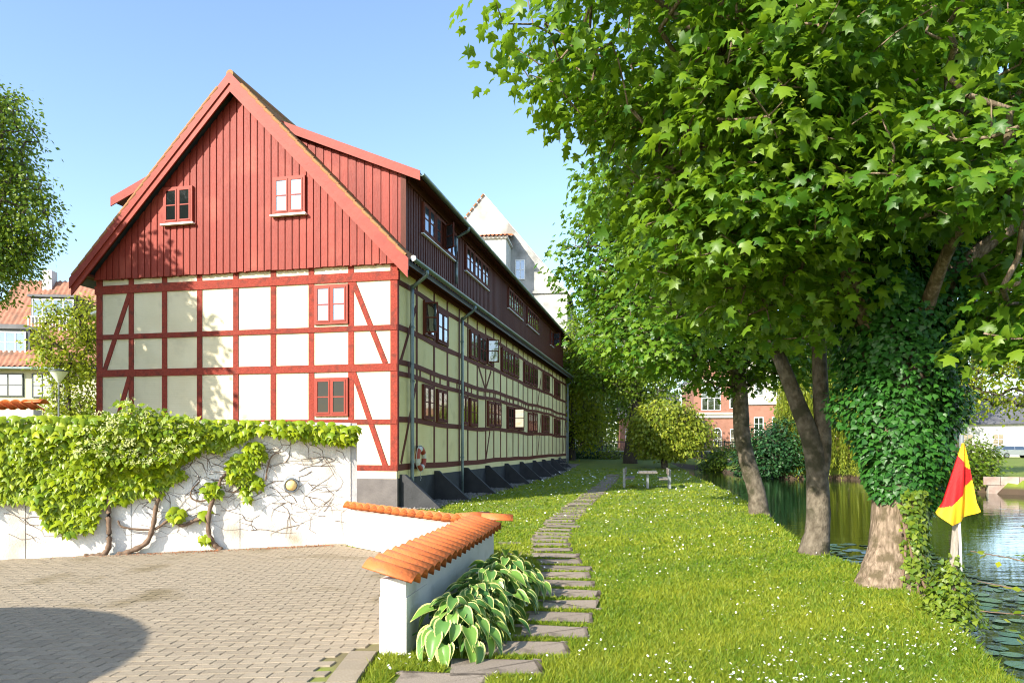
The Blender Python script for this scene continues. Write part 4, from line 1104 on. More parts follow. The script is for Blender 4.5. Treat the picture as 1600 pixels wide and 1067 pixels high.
# street lamps on the left
def street_lamp(loc, h, label):
    t = thing('street_lamp', label, 'lamp', loc, group='street lamps behind the vine wall')
    MB().tube([(0, 0, 0), (0, 0, h)], [.05, .035], 8).build('pole', 'steel', t)
    v, f = lathe([(.03, h - .05), (.10, h + .02), (.38, h + .46), (.40, h + .48)], 16, 'z'); MB().add(v, f).build('lamp_shade', 'white_paint', t, smooth=True)
    v, f = lathe([(.42, h + .46), (.42, h + .51), (.12, h + .58), (.002, h + .60)], 16, 'z'); MB().add(v, f).build('lamp_lid', 'frame_dark', t, smooth=True)
street_lamp((-20.8, 32.6, 0), 4.6, 'taller street lamp with conical shade in front of the yellow house')
street_lamp((-26.3, 40.6, 0), 3.3, 'shorter street lamp with conical shade near the yellow house door')

# red brick public building across the water
bb = thing('brick_building', 'red brick building with pale stone upper storey across the pond', 'building', (26.2, 80, 0.3), R(-14))
MB().box(0, 12.4, 0, 14, -.3, 6.0).build('wall', 'brick_red', bb)
MB().box(.05, 12.35, .05, 14, 6.5, 10.6).build('upper_storey', 'stone_pale', bb)
for (z0, z1, pr) in ((6.0, 6.25, .18), (6.25, 6.5, .10), (10.6, 10.85, .12), (11.05, 11.3, .5), (10.85, 11.05, .3)):
    MB().box(-pr, 12.4 + pr, -pr, 14, z0, z1).build('cornice', 'stone_pale', bb)
for k in range(24): MB().box(-.1, .1, -.42, -.12, 10.87, 11.04).build('bracket', 'stone_pale', bb, loc=(.5 + k * .5, 0, 0))
MB().prism([(-.3, 11.3), (5, 15.0), (9, 15.0), (14.3, 11.3)], 'x', -.3, 12.7).build('roof', 'slate', bb)
for k in range(6):
    simple_window(bb, 1.5 + k * 1.9, .03, 7.0, 1.0, 3.0, 0, 'white_paint', 'glass', 2, 2)
    MB().box(.35 + k * 1.9, .65 + k * 1.9, -.06, .048, 6.5, 10.6).build('pilaster', 'stone_pale', bb)
    if k % 1 == 0: simple_window(bb, 1.5 + k * 1.9, -.02, 2.4, 1.0, 2.2, 0, 'white_paint', 'glass', 2, 3)
# entrance wing
wi = thing('brick_wing', 'red brick entrance wing with arched windows and dark doorway canopy', 'building', (20.6, 80.5, 0.3), R(-6))
MB().box(0, 5.4, 0, 10, -.3, 8.6).build('wall', 'brick_red', wi)
MB().box(-.15, 5.5, -.2, 10, 4.55, 4.95).build('cornice', 'stone_pale', wi)
MB().box(-.25, 5.6, -.35, 10, 4.95, 5.15).build('cornice', 'stone_pale', wi)
MB().box(-.2, 5.6, -.25, 10, 8.6, 8.95).build('cornice', 'stone_pale', wi)
MB().prism([(0, 8.95), (5.4, 8.95), (2.7, 12.2)], 'y', 0, 10).build('gable', 'brick_red', wi)
for s_ in (-1, 1):
    poly = [(2.7, 12.2), (2.7 + s_ * 2.95, 8.8), (2.7 + s_ * 2.95, 9.05), (2.7, 12.45)]
    MB().prism(poly if s_ < 0 else poly[::-1], 'y', -.25, 10).build('roof', 'slate', wi)
simple_window(wi, 1.9, -.02, 5.4, 2.1, 2.8, 0, 'white_paint', 'glass', 3, 2)
simple_window(wi, 4.4, -.02, 5.6, .9, 2.2, 0, 'white_paint', 'glass', 2, 2)
simple_window(wi, 2.6, -.02, 1.3, .9, 1.7, 0, 'white_paint', 'glass', 2, 2, True)
simple_window(wi, 4.4, -.02, 1.3, .8, 2.0, 0, 'white_paint', 'glass', 1, 2)
MB().box(-.4, 1.3, -.9, -.002, 3.9, 4.2).build('door_canopy', 'slate', wi)
MB().box(0.1, 0.9, -.06, -.002, .2, 3.2).build('door', 'frame_dark', wi)
lo = thing('low_brick_house', 'low brick house with white windows beyond the bridge', 'building', (14.4, 88, 0.3), R(-6))
MB().box(-1, 6.5, 0, 8, -.3, 4.9).build('wall', 'brick_red', lo)
MB().prism([(-.3, 4.9), (4, 8.2), (8.3, 4.9)], 'x', -1.2, 6.6).build('roof', 'slate', lo)
for k in range(3): simple_window(lo, .4 + k * 2.4, -.02, 1.7, 1.5, 1.8, 0, 'white_paint', 'glass', 2, 2)

# white house and car on the right
wh = thing('white_house', 'white house with grey roof beyond the parked car', 'house', (66.0, 93, 0.25), R(-20))
MB().box(-18, 12, 0, 9, -.3, 4.3).build('wall', 'white_clean', wh)
MB().prism([(-.5, 4.3), (4.5, 8.4), (9.5, 4.3)], 'x', -18.4, 12.4).build('roof', 'slate', wh)
for k in range(8): simple_window(wh, -16 + k * 3.5, -.02, 1.0, 1.3, 2.0, 0, 'white_paint', 'glass', 2, 3)
car = thing('parked_car', 'silver estate car parked in front of the white house', 'car', (59.4, 84, 0.25), R(-6))
prof = [(-2.1, .35), (2.15, .35), (2.2, .6), (2.1, .82), (1.25, .95), (.55, 1.42), (-1.55, 1.44), (-2.12, 1.0), (-2.2, .7)]
V = []; n = len(prof)
for y_, s_ in ((-.82, 1.0), (-.70, 1.0), (.70, 1.0), (.82, 1.0)):
    for (x, z) in prof: V.append((x, y_ * (0.86 if z > 1.1 else 1.0) , z if abs(y_) < .8 else min(z, z * .985 + .01)))
F = [tuple(range(n)), tuple(range(3 * n, 4 * n))[::-1]] + [(k * n + i, (k + 1) * n + i, (k + 1) * n + (i + 1) % n, k * n + (i + 1) % n) for k in range(3) for i in range(n)]
MB().add(V, F).build('body', 'car_paint', car)
for s_ in (-1, 1):
    for (a, b_2, c, d_) in (((1.0, 1.0), (.52, 1.36), (-.35, 1.38), (-.35, 1.0)), ((-.43, 1.0), (-.43, 1.38), (-1.45, 1.38), (-1.85, 1.02))):
        MB().add([(q[0], s_ * (.835 if q[1] < 1.1 else .73), q[1]) for q in (a, b_2, c, d_)], [(0, 1, 2, 3)]).build('side_window', 'glass', car)
    for x in (-1.3, 1.35):
        v, f = lathe([(.0, -.1), (.19, -.1), (.30, -.1), (.32, -.06), (.32, .08)], 18); w_ = MB().add(v, f).build('wheel', 'rubber', car, loc=(x, s_ * .80, .32), rot=(0, 0, 0 if s_ < 0 else math.pi), smooth=False)
        v, f = lathe([(.002, -.106), (.18, -.104), (.2, -.1)], 14); MB().add(v, f).build('rim', 'steel', w_)
    MB().box(2.08, 2.19, s_ * .62 - .14, s_ * .62 + .14, .62, .78).build('headlight', 'white_paint', car)

# ---- bridge
BY = 61.0
br = thing('iron_bridge', 'dark iron arched bridge with railing over the pond outlet', 'bridge', (0, BY, 0))
MB().box(-1, 30, 0, 5, 0.95, 1.22).build('deck', 'iron', br)
MB().box(-1, 30, -.06, -.002, 1.18, 1.27).build('kerb_edge', 'stone_pale', br)
arch = lambda x: -0.25 + 1.05 * math.sqrt(max(0, 1 - ((x - 14.6) / 3.7) ** 2))
for k in range(24):
    x0 = 10.9 + 7.4 * k / 24; x1 = 10.9 + 7.4 * (k + 1) / 24
    MB().prism([(x0, arch(x0)), (x1, arch(x1)), (x1, arch(x1) + .14), (x0, arch(x0) + .14)], 'y', -.03, .25).build('arch_rib', 'iron', br)
for k in range(23):
    x0 = 11.1 + k * .31; za = arch(x0) + .1
    if .95 - za > .1:
        MB().bar((x0, .1, za), (x0 + .25, .1, .96), .05, .05, (0, 1, 0)).build('lattice_bar', 'iron', br); MB().bar((x0 + .25, .14, za), (x0, .14, .96), .05, .05, (0, 1, 0)).build('lattice_bar', 'iron', br)
for (x0, x1) in ((7.5, 10.95), (18.25, 24)): MB().box(x0, x1, -.1, 5, -1.2, .95).build('abutment', 'stone_pale', br)
MB().box(-1, 30, 0.10, .16, 2.00, 2.07).build('top_rail', 'iron', br)
MB().box(-1, 30, 0.10, .16, 1.34, 1.39).build('bottom_rail', 'iron', br)
bm_ = MB().box(-.02, .02, .11, .15, 1.39, 2.0).mesh('baluster', 'iron'); pm_ = MB().box(-.06, .06, .07, .19, 1.22, 2.15).mesh('rail_post', 'iron')
for k in range(130): obj('baluster', pm_ if k % 10 == 0 else bm_, br, (3.0 + k * .17, 0, 0))

# ---- picnic set
tz = lambda x, y: float(ground_z(np.array([[x, y]]))[0])
tb = thing('picnic_table', 'weathered wooden picnic table on a steel post on lawn', 'table', (5.38, 28.2, tz(5.38, 28.2)), R(-10))
for k in range(4): MB().box(-.36 + k * .185, -.19 + k * .185, -.8, .8, .60, .645).build('top_board', 'old_wood', tb)
MB().box(-.045, .045, -.5, -.41, 0, .6).build('post', 'steel', tb); MB().box(-.045, .045, .41, .5, 0, .6).build('post', 'steel', tb); MB().box(-.3, .3, -.49, -.42, .55, .598).build('bracket', 'steel', tb)
def pbench(x, y, s_, label):
    t = thing('bench', label, 'bench', (x, y, tz(x, y)), R(-10), group='benches at the picnic table')
    for yy in (-.5, .45):
        MB().box(-.045, .045, yy, yy + .09, 0, .74).build('post', 'steel', t); MB().box(*sorted((.02 * s_, .40 * s_)), yy + .01, yy + .08, .32, .37).build('bracket', 'steel', t)
    for k in range(3): MB().box(*sorted(((.08 + k * .115) * s_, (.185 + k * .115) * s_)), -.8, .8, .372, .41).build('seat_board', 'old_wood', t)
    for k in range(2): MB().box(*sorted((.046 * s_, .085 * s_)), -.8, .8, .55 + k * .13, .66 + k * .13).build('back_board', 'old_wood', t)
pbench(4.50, 28.5, 1, 'wooden bench at the picnic table, on the half-timbered house side')
pbench(6.20, 28.0, -1, 'wooden bench at the picnic table, on the pond side')

# ---- flag on stake
fx, fy = 4.32, 6.98
st = thing('wooden_stake', 'grey wooden stake with a white rod at the water edge', 'stake', (fx, fy, -.3))
MB().tube([(0, 0, 0), (.005, 0, .6), (.05, 0, 1.22)], [.042, .042, .036], 7).build('stake_post', 'stake', st)
MB().tube([(.085, -.04, .02), (.06, -.045, .9), (.045, -.045, 1.3), (.075, -.03, 2.02)], .011, 6).build('rod', 'white_paint', st)
MB().tube([(.075, -.03, 1.95), (.077, -.03, 2.06)], .02, 8).build('rod_cap', 'steel', st)
fl = thing('rescue_flag', 'red and yellow flag hanging from the rod on the stake', 'flag', (fx + .07, fy - .03, 1.70))
U, W_ = 40, 80
def flag_pt(u, v):   # v 0 top..1 bottom, u 0 left..1 right
    z = -0.02 - v * 0.80; wl = -0.01 - 0.225 * v ** 0.9; wr = 0.012 + 0.13 * v ** 0.75
    bot = 0.13 * max(0, v - .72) / .28
    x = wl + (wr - wl) * u; z += bot * (abs(u - .30) * (3.2 if u < .30 else 1.5)) ** 1.3
    y = -0.035 + 0.045 * math.sin(u * 9 + v * 1.5) * (0.25 + v) * (1 - .3 * v) + .02 * math.sin(u * 17 + 1) * v
    return (x, y, z)
def fpart(test, name, mat):
    V = {}; F = []
    for i in range(U):
        for j in range(W_):
            u, v = (i + .5) / U, (j + .5) / W_
            if test(u, v):
                F.append([(i, j), (i + 1, j), (i + 1, j + 1), (i, j + 1)])
                for q in F[-1]: V.setdefault(q, len(V))
    m = MB(); m.V = [flag_pt(q[0] / U, q[1] / W_) for q in V]; m.F = [tuple(V[q] for q in f) for f in F]
    m.build(name, mat, fl, smooth=True)
ylw = lambda u, v: v < 0.12 + .20 * u
red = lambda u, v: (not ylw(u, v)) and v < 0.86 - 0.42 * u
fpart(ylw, 'header', 'flag_yellow'); fpart(red, 'red_field', 'flag_red'); fpart(lambda u, v: not ylw(u, v) and not red(u, v), 'yellow_field', 'flag_yellow')

# ---- parasol beyond the left edge of the courtyard (its shadow lies on the pavers)
pa = thing('parasol', 'round pale parasol standing in the courtyard', 'parasol', (-7.75, 1.9, 0.04))
v, f = lathe([(2.0, 2.38), (1.98, 2.42), (1.0, 2.75), (.02, 3.0)], 24, 'z'); MB().add(v, f).build('canopy', 'parasol', pa)
MB().tube([(0, 0, 0), (0, 0, 3.05)], .03, 8).build('pole', 'steel', pa); MB().prism([(.35 * math.cos(t), .35 * math.sin(t)) for t in np.linspace(0, 6.283, 13)[:-1]], 'z', 0, .1).build('base', 'concrete', pa)

# ---- stone embankment at the far right bank
em = thing('embankment_wall', 'low stone embankment wall at the far bank below the lawn', 'wall', (21.6, 30.2, 0))
p0 = np.array([20.9, 31.2]); p1 = np.array([31.5, 26.6]); u = norm(p1 - p0); L_ = np.linalg.norm(p1 - p0)
MB().box(0, L_, -.05, .3, -.9, .28).build('core', 'stone_pale', em, loc=(p0[0] - 21.6, p0[1] - 30.2, 0), rot=(0, 0, math.atan2(u[1], u[0])))
M['embank'] = pmat('embank_stone', (0.28, 0.20, 0.16), (0.42, 0.33, 0.28), 3, 0.9, 0.4, 12, rand=0.2)
for r_ in range(2):
    s_ = -.2 * r_
    while s_ < L_:
        w = rng.uniform(.5, .9); c = p0 + u * (s_ + w / 2)
        MB().box(-w / 2 + .012, w / 2 - .012, -.12 - rng.uniform(0, .03), -.04, 0, .36).build('stone', 'embank', em, loc=(c[0] - 21.6, c[1] - 30.2, -.42 + r_ * .38), rot=(0, 0, math.atan2(u[1], u[0]))); s_ += w
# ================================================================== vegetation
# --- big ivy-clad maple on the bank
T1 = (4.50, 8.60, 0.0)
stems1 = [([(4.56, 8.60, -.25), (4.58, 8.60, 0.05), (4.64, 8.63, .45), (4.68, 8.66, 1.2), (4.66, 8.70, 2.2), (4.45, 8.75, 3.2), (4.1, 8.8, 4.4), (3.8, 8.7, 6.0), (3.6, 8.5, 8.0)], [.52, .36, .275, .25, .24, .20, .16, .12, .06]),
          ([(4.65, 8.70, 2.1), (5.05, 8.75, 2.9), (5.30, 8.75, 3.8), (5.45, 8.7, 5.2), (5.6, 8.6, 7.5), (5.7, 8.6, 9.0)], [.22, .18, .16, .12, .08, .04]),
          ([(4.5, 8.72, 2.9), (4.0, 8.4, 3.7), (3.3, 8.0, 4.7), (2.4, 7.7, 5.7), (1.5, 7.5, 6.4)], [.13, .10, .085, .06, .03]),
          ([(4.2, 8.8, 4.2), (3.3, 8.8, 4.8), (2.5, 8.4, 5.1), (1.8, 8.2, 5.2)], [.10, .07, .05, .025]),
          ([(5.28, 8.75, 3.6), (5.7, 8.4, 4.1), (6.4, 8.1, 4.5), (7.2, 8.0, 5.0)], [.10, .08, .06, .03]),
          ([(4.9, 8.6, 3.0), (4.7, 7.7, 3.7), (4.5, 6.8, 4.1), (4.3, 6.1, 4.3)], [.09, .06, .045, .02]),
          ([(5.45, 8.7, 5.0), (6.3, 8.9, 6.0), (7.3, 9.1, 6.8)], [.09, .06, .03])]
blobs1 = [(1.55, 7.6, 6.25, 1.75, 1.7, 1.15), (2.5, 8.2, 5.2, 1.6, 1.7, 1.0), (3.3, 7.7, 4.4, 1.35, 1.4, .85), (3.25, 8.7, 3.65, 1.25, 1.1, .75),
          (5.6, 8.8, 6.3, 2.3, 2.0, 1.5), (3.8, 8.5, 7.8, 3.0, 2.4, 1.5), (6.9, 9.0, 5.2, 1.7, 1.7, 1.3), (4.25, 6.6, 4.25, 1.25, .9, .55), (5.3, 6.9, 2.95, .9, .7, .5),
          (4.7, 9.4, 4.7, 1.8, 1.5, 1.1), (6.6, 8.9, 3.6, 1.3, 1.2, .7), (2.6, 7.0, 4.75, 1.0, .9, .5), (3.2, 6.7, 5.6, 1.4, 1.1, .8), (2.35, 8.0, 4.05, 1.1, 1.1, .6)]
t1, c1 = tree('maple_tree', 'large ivy-clad maple leaning over the lawn from the pond bank', 'tree', T1, stems1, blobs1, 2250, 14, MAPLE, .138, 'maple', 'bark_pale',
     spread=.25, flat=.26, inner=.45, sides=26, tip=.0055, pw=.44, droop=.55, up=.7, nleaf=290, noise=.06, seed=3)
n = 900; cc = c1[rng.integers(0, len(c1), 70)]; ci = np.repeat(np.arange(70), 14); n = len(ci)
pos = cc[ci] + rng.normal(size=(n, 3)) * np.array([.014, .014, .03]) + np.array([0, 0, -.10]) - (np.tile(np.arange(14), 70) * .009)[:, None] * np.array([0, 0, 1])
obj('flower_clusters', leaves_mesh('flower_clusters', OVAL, pos - np.array(T1), frames(rng.normal(size=(n, 3)), rng.normal(size=(n, 3))), rng.uniform(.018, .03, n), rng.random(n), 'samara'), t1, kind='stuff')

# --- ivy on it
iv = thing('ivy', 'dense dark ivy covering the trunk of the large maple', 'ivy', T1)
zr = [.15, .8, 1.05, 1.5, 2.1, 2.7, 3.3, 4.2, 5.3]; wr = [.05, .20, .40, .55, .70, .74, .62, .46, .30]; cxr = [5.0, 4.90, 4.80, 4.77, 4.75, 4.78, 4.72, 4.42, 4.0]
def ivy_pts(n, zlo, zhi, depth=.75):
    z = rng.uniform(zlo, zhi, n); th = rng.uniform(0, 2 * np.pi, n)
    w = np.interp(z, zr, wr) * (1 + .16 * np.sin(3 * th + 2.3 * z) + .12 * np.sin(7 * z + 2 * th)) * rng.uniform(.72, 1.06, n)
    x = np.interp(z, zr, cxr) + w * np.cos(th); y = 8.68 + w * depth * np.sin(th)
    return np.column_stack([x, y, z]), np.column_stack([np.cos(th), np.sin(th), np.zeros(n)])
P, D = ivy_pts(21000, .55, 5.3); k = P[:, 2] > .95 + .22 * np.sin(3.3 * np.arctan2(D[:, 1], D[:, 0]) + .6) + .10 * np.sin(11 * np.arctan2(D[:, 1], D[:, 0])) + rng.exponential(.05, len(P)) * rng.choice([-1, 1], len(P)); P, D = P[k], D[k]
z2 = rng.uniform(2.7, 5.6, 2600); th = rng.uniform(0, 6.283, 2600); w2 = np.interp(z2, [2.7, 4, 5.6], [.40, .30, .18]) * rng.uniform(.7, 1.1, 2600)
P2 = np.column_stack([np.interp(z2, [2.9, 3.8, 5.2, 6], [5.05, 5.3, 5.45, 5.5]) + w2 * np.cos(th), 8.72 + w2 * np.sin(th), z2]); D2 = np.column_stack([np.cos(th), np.sin(th), 0 * th])
P = np.vstack([P, P2]); D = np.vstack([D, D2]); n = len(P)
Rm = frames(D + np.array([0, 0, .55]) + rng.normal(size=(n, 3)) * .4, np.array([0, 0, -1.]) + rng.normal(size=(n, 3)) * .45 + D * .3); sz = rng.uniform(.045, .09, n); tn = np.clip(rng.normal(.45, .25, n), 0, 1)
front = np.where(D[:, 1] < -.2, np.linalg.norm(P - (0, 0, HC), axis=1) - sz * 30, 1e9); o = np.argsort(front)[:280]; m = np.ones(n, bool); m[o] = False
fo = obj('foliage', leaves_mesh('foliage', IVYL, P[m] - np.array(T1), Rm[m], sz[m], tn[m], 'ivy'), iv, kind='stuff'); leaf_objs(IVYL, P[o], Rm[o], sz[o], tn[o], 'ivy', fo, off=np.array(T1))
n = 1500; z = rng.uniform(.0, 1.15, n); th = rng.uniform(-1.9, .7, n); w = np.interp(z, [0, .3, 1.2], [.37, .30, .28]) * rng.uniform(.98, 1.25, n)
P = np.column_stack([4.66 + w * np.cos(th), 8.63 + w * np.sin(th), z]); k = (P[:, 0] > 4.60 + .08 * rng.normal(size=n)); P = P[k]; D = np.column_stack([np.cos(th), np.sin(th), 0 * th])[k]; n = len(P)
obj('young_foliage', leaves_mesh('young_foliage', IVYL, P - np.array(T1), frames(D + np.array([0, 0, .4]) + rng.normal(size=(n, 3)) * .4, np.array([0, 0, -1.]) + rng.normal(size=(n, 3)) * .6), rng.uniform(.04, .075, n), rng.random(n), 'ivy_young'), iv, kind='stuff')
for k in range(9):
    th = -1.9 + k * .26; q = [(4.64 + w_ * math.cos(th + .25 * math.sin(z_ * 3 + k)) - 4.5, 8.63 + w_ * math.sin(th + .25 * math.sin(z_ * 3 + k)) - 8.6, z_) for z_, w_ in ((-.05, .44), (.2, .33), (.5, .30), (.7, .285), (.95, .26))]
    Q, rr = smooth_path(np.array(q), np.linspace(.020, .010, 5), 4); MB().tube(Q, rr, 6).build('stem', 'twig', iv, smooth=True)

# --- twin-stem maple
tree('maple_tree', 'slender twin-stemmed maple between ivy-clad and curved trunk trees', 'tree', (4.72, 11.1, 0),
     [([(4.72, 11.1, -.2), (4.73, 11.1, .05), (4.78, 11.1, .35), (4.78, 11.1, .95), (4.70, 11.1, 1.65), (4.35, 11.1, 2.6), (4.1, 11.1, 3.3), (3.9, 11.2, 4.6), (3.7, 11.2, 6.2)], [.33, .23, .185, .17, .150, .11, .095, .07, .04]),
      ([(4.80, 11.1, 1.15), (4.86, 11.1, 1.65), (4.82, 11.1, 2.5), (4.80, 11.1, 3.5), (4.9, 11.1, 5.0), (5.0, 11.1, 6.8)], [.13, .125, .12, .105, .07, .04])],
     [(4.0, 11.2, 5.4, 2.0, 1.9, 1.2), (3.1, 11.6, 4.6, 1.3, 1.3, .9), (4.8, 11.2, 6.9, 2.5, 2.1, 1.5), (2.7, 11.6, 6.0, 1.5, 1.5, 1.1), (5.8, 11.4, 5.0, 1.5, 1.4, 1.3), (4.5, 11.5, 4.1, 1.4, 1.2, .8)],
     1000, 13, MAPLE, .145, 'maple_mid', 'bark', spread=.27, flat=.38, inner=.45, tip=.006, seed=5, noise=.03)
# --- curved maple
tree('maple_tree', 'maple with a curved leaning bare trunk at the pond edge', 'tree', (6.05, 17.5, 0),
     [([(6.12, 17.5, -.25), (6.08, 17.5, .05), (6.02, 17.5, .5), (5.87, 17.5, 1.0), (5.68, 17.5, 1.8), (5.62, 17.5, 2.9), (5.5, 17.5, 4.2), (5.2, 17.5, 6.2), (5.0, 17.4, 8)], [.36, .255, .21, .195, .185, .175, .14, .10, .05]),
      ([(5.55, 17.5, 3.4), (4.8, 17.4, 4.3), (3.7, 17.4, 5.2), (2.6, 17.5, 6.0)], [.12, .10, .07, .03])],
     [(4.0, 17.5, 5.6, 2.4, 2.3, 1.6), (2.7, 17.6, 6.2, 1.6, 1.7, 1.4), (5.8, 17.5, 5.4, 2.6, 2.3, 1.7), (4.5, 17.5, 7.6, 3.0, 2.6, 1.7), (3.2, 17.0, 4.4, 1.6, 1.5, .9), (5.4, 17.2, 3.8, 2.0, 1.8, .8), (7.2, 17.6, 4.2, 1.5, 1.6, 1.0), (3.6, 15.9, 3.95, 1.5, 1.2, .7)],
     1500, 13, MAPLE_S, .155, 'maple_mid', 'bark', spread=.32, flat=.38, inner=.45, tip=.007, seed=9, noise=.06)
# --- far trees along the lawn end
def gz1(x, y): return float(ground_z(np.array([[x, y]]))[0])
def ftree(name, label, x, y, h, blobs, ncl, lpc, size, mat, bark='bark_dark', r0=.4, tpl=OVAL, spread=.5, group=None, seed=1, lean=0, flat=.7, **kw):
    z0 = gz1(x, y)
    return tree(name, label, 'tree', (x, y, z0), [([(x, y, z0 - .3), (x, y, z0 + .1), (x + lean * .3, y, z0 + h * .25), (x + lean * .7, y, z0 + h * .5), (x + lean, y, z0 + h * .85)], [r0 * 1.35, r0 * 1.05, r0 * .85, r0 * .6, r0 * .2])], blobs, ncl, lpc, tpl, size, mat, bark, spread=spread, flat=flat, sides=10, tip=.012, seed=seed, group=group, up=.4, **kw)
ftree('broadleaf_tree', 'tall dark-trunked tree at the lawn end beside the bridge', 8.5, 51, 11, [(7.6, 51, 9.2, 4.2, 3.5, 3.2), (10.2, 50.5, 7.2, 2.6, 2.4, 2.2), (5.4, 51, 8.4, 2.6, 2.6, 2.8), (8.6, 51, 12, 3.5, 3, 2.4), (7.4, 50, 6.4, 2.0, 2, 1.3)], 1000, 15, .27, 'far_leaf', r0=.48, lean=.8, seed=11)
ftree('broadleaf_tree', 'yellow-green tree with low hanging boughs behind the far house corner', 4.6, 55, 9, [(5.2, 54.5, 4.9, 1.7, 2.0, 2.9), (4.2, 55, 8.0, 2.4, 2.3, 2.6), (6.0, 54.2, 3.1, 1.3, 1.4, 1.7)], 760, 15, .25, 'yellow_leaf', r0=.3, seed=12)
ftree('broadleaf_tree', 'dark green tree beyond the bridge railing', 8.5, 70, 11, [(8.5, 70, 7.5, 4.5, 4, 4.2), (4.0, 72, 6.5, 3.5, 3.5, 4.2), (13, 71, 8, 3.4, 3, 3.2)], 900, 14, .36, 'far_leaf', r0=.5, spread=.7, seed=13)
ftree('small_willow', 'small bushy willow with pale leaves beside the picnic table', 9.9, 46, 3.6, [(9.9, 46, 3.3, 2.1, 1.8, 1.35), (11.3, 46, 2.5, 1.5, 1.4, 1.2), (8.9, 46, 2.3, 1.2, 1.2, 1.0), (10.4, 45.4, 1.9, 1.6, 1.1, .9)], 620, 20, .24, 'willow', 'bark', r0=.22, tpl=OVAL, spread=.36, seed=14, lean=-.5, droop=1.1)
# right bank
ftree('broadleaf_tree', 'bright green tree on the far bank above the round bush', 21.8, 35, 8, [(22.5, 35, 6.8, 3.2, 2.6, 2.2), (24.8, 34.6, 4.7, 2.3, 2.0, 1.3), (20.8, 35, 5.0, 2.0, 2.0, 1.5), (23, 35, 9, 3, 2.6, 1.8), (25.5, 35, 7, 2.2, 2, 1.5)], 800, 14, .22, 'yellow_leaf', r0=.28, seed=15)
ftree('broadleaf_tree', 'tall green tree behind the white house on the far bank', 49, 88, 13, [(49, 88, 9.5, 5.5, 4, 4.5), (56, 92, 11, 5, 4, 4), (43, 88, 8, 4, 4, 4)], 700, 14, .45, 'far_leaf', r0=.5, spread=.8, seed=16)
ftree('broadleaf_tree', 'dense green tree on the far bank behind the weeping willow', 29, 60, 11, [(29, 60, 7.5, 4.2, 3.5, 3.8), (34, 58, 6.0, 3.4, 3, 3.6), (25.5, 60, 6.5, 2.8, 2.5, 3)], 800, 14, .36, 'far_leaf', r0=.45, spread=.7, seed=17)
def bush(label, x, y, blobs, ncl, lpc, size, mat, seed, spread=.25, tpl=OVAL):
    z0 = gz1(x, y)
    t, _ = tree('bush', label, 'bush', (x, y, z0), [([(x, y, z0 - .2), (x, y, z0 + .3), (x + .1, y, z0 + .8)], [.07, .06, .03])], blobs, ncl, lpc, tpl, size, mat, 'bark_dark', spread=spread, flat=.8, sides=6, inner=.6, seed=seed, droop=.3); return t
ftree('broadleaf_tree', 'pale green tree far beyond the bridge between two houses', 9.0, 92, 12, [(9, 92, 7.5, 6, 4, 5), (0, 94, 8, 6, 4, 5.5)], 800, 14, .5, 'far_leaf', r0=.5, spread=.9, seed=18)
bush('tall leafy hedge far beyond the bridge railing', 4.0, 105, [(x_, 105 + (x_ % 3), 2.6, 4.2, 2, 3.4 + .6 * math.sin(x_)) for x_ in range(-6, 22, 4)], 700, 13, .5, 'far_leaf', 27, .9)
bush('long green hedge behind the parked car and white house', 62.0, 108, [(x_, 108 + (x_ % 3), 3.0, 5.5, 2, 4.6 + .8 * math.sin(x_)) for x_ in range(42, 92, 6)], 800, 13, .6, 'far_leaf', 28, 1.0)
bush('round green bush on the far bank beside the embankment wall', 21.3, 32.6, [(20.3, 32.5, .75, 1.3, 1.2, 1.0), (21.3, 32.7, .95, 1.0, 1.1, .95), (19.3, 32.8, .5, 1.0, 1, .85)], 520, 14, .15, 'far_leaf', 21)
bush('dark green bush overhanging the water beside the weeping willow', 17.2, 46.5, [(16.3, 45.6, 1.3, 1.6, 1.5, 1.7), (17.7, 45.8, 1.6, 1.5, 1.5, 1.9), (15.4, 46, .6, 1.0, 1.1, 1.0), (18.6, 45.6, .9, 1.1, 1.2, 1.2)], 700, 14, .22, 'dark_leaf', 22, .32)
bush('bright green bush at the foot of the brick building by the bridge', 18.6, 58, [(17.6, 57.6, .7, 1.5, 1.3, 1.2), (19.4, 57.5, .9, 1.4, 1.3, 1.2), (16.4, 58, .3, 1, 1, .8)], 380, 14, .22, 'far_leaf', 23, .3)
bush('leafy green bush in front of the brick wall across the pond', 22.0, 56, [(21.5, 56, 1.6, 1.8, 1.5, 1.7), (23.2, 56, 2.4, 1.6, 1.5, 1.9)], 420, 14, .26, 'dark_leaf', 24, .35)
bush('dark hedge bush under the bridge railing at the lawn end', 5.0, 59, [(3.6, 59, 1.0, 1.9, 1, .8), (6.2, 59, 1.0, 1.6, 1, .7)], 320, 13, .2, 'dark_leaf', 25, .3)
bush('low yellow-green bush at the foot of the dark-trunked tree', 10.6, 56.5, [(10.3, 56.5, .85, 1.0, .8, .5), (8.0, 57.5, .95, 1.2, .8, .4)], 200, 12, .17, 'yellow_leaf', 26, .25)
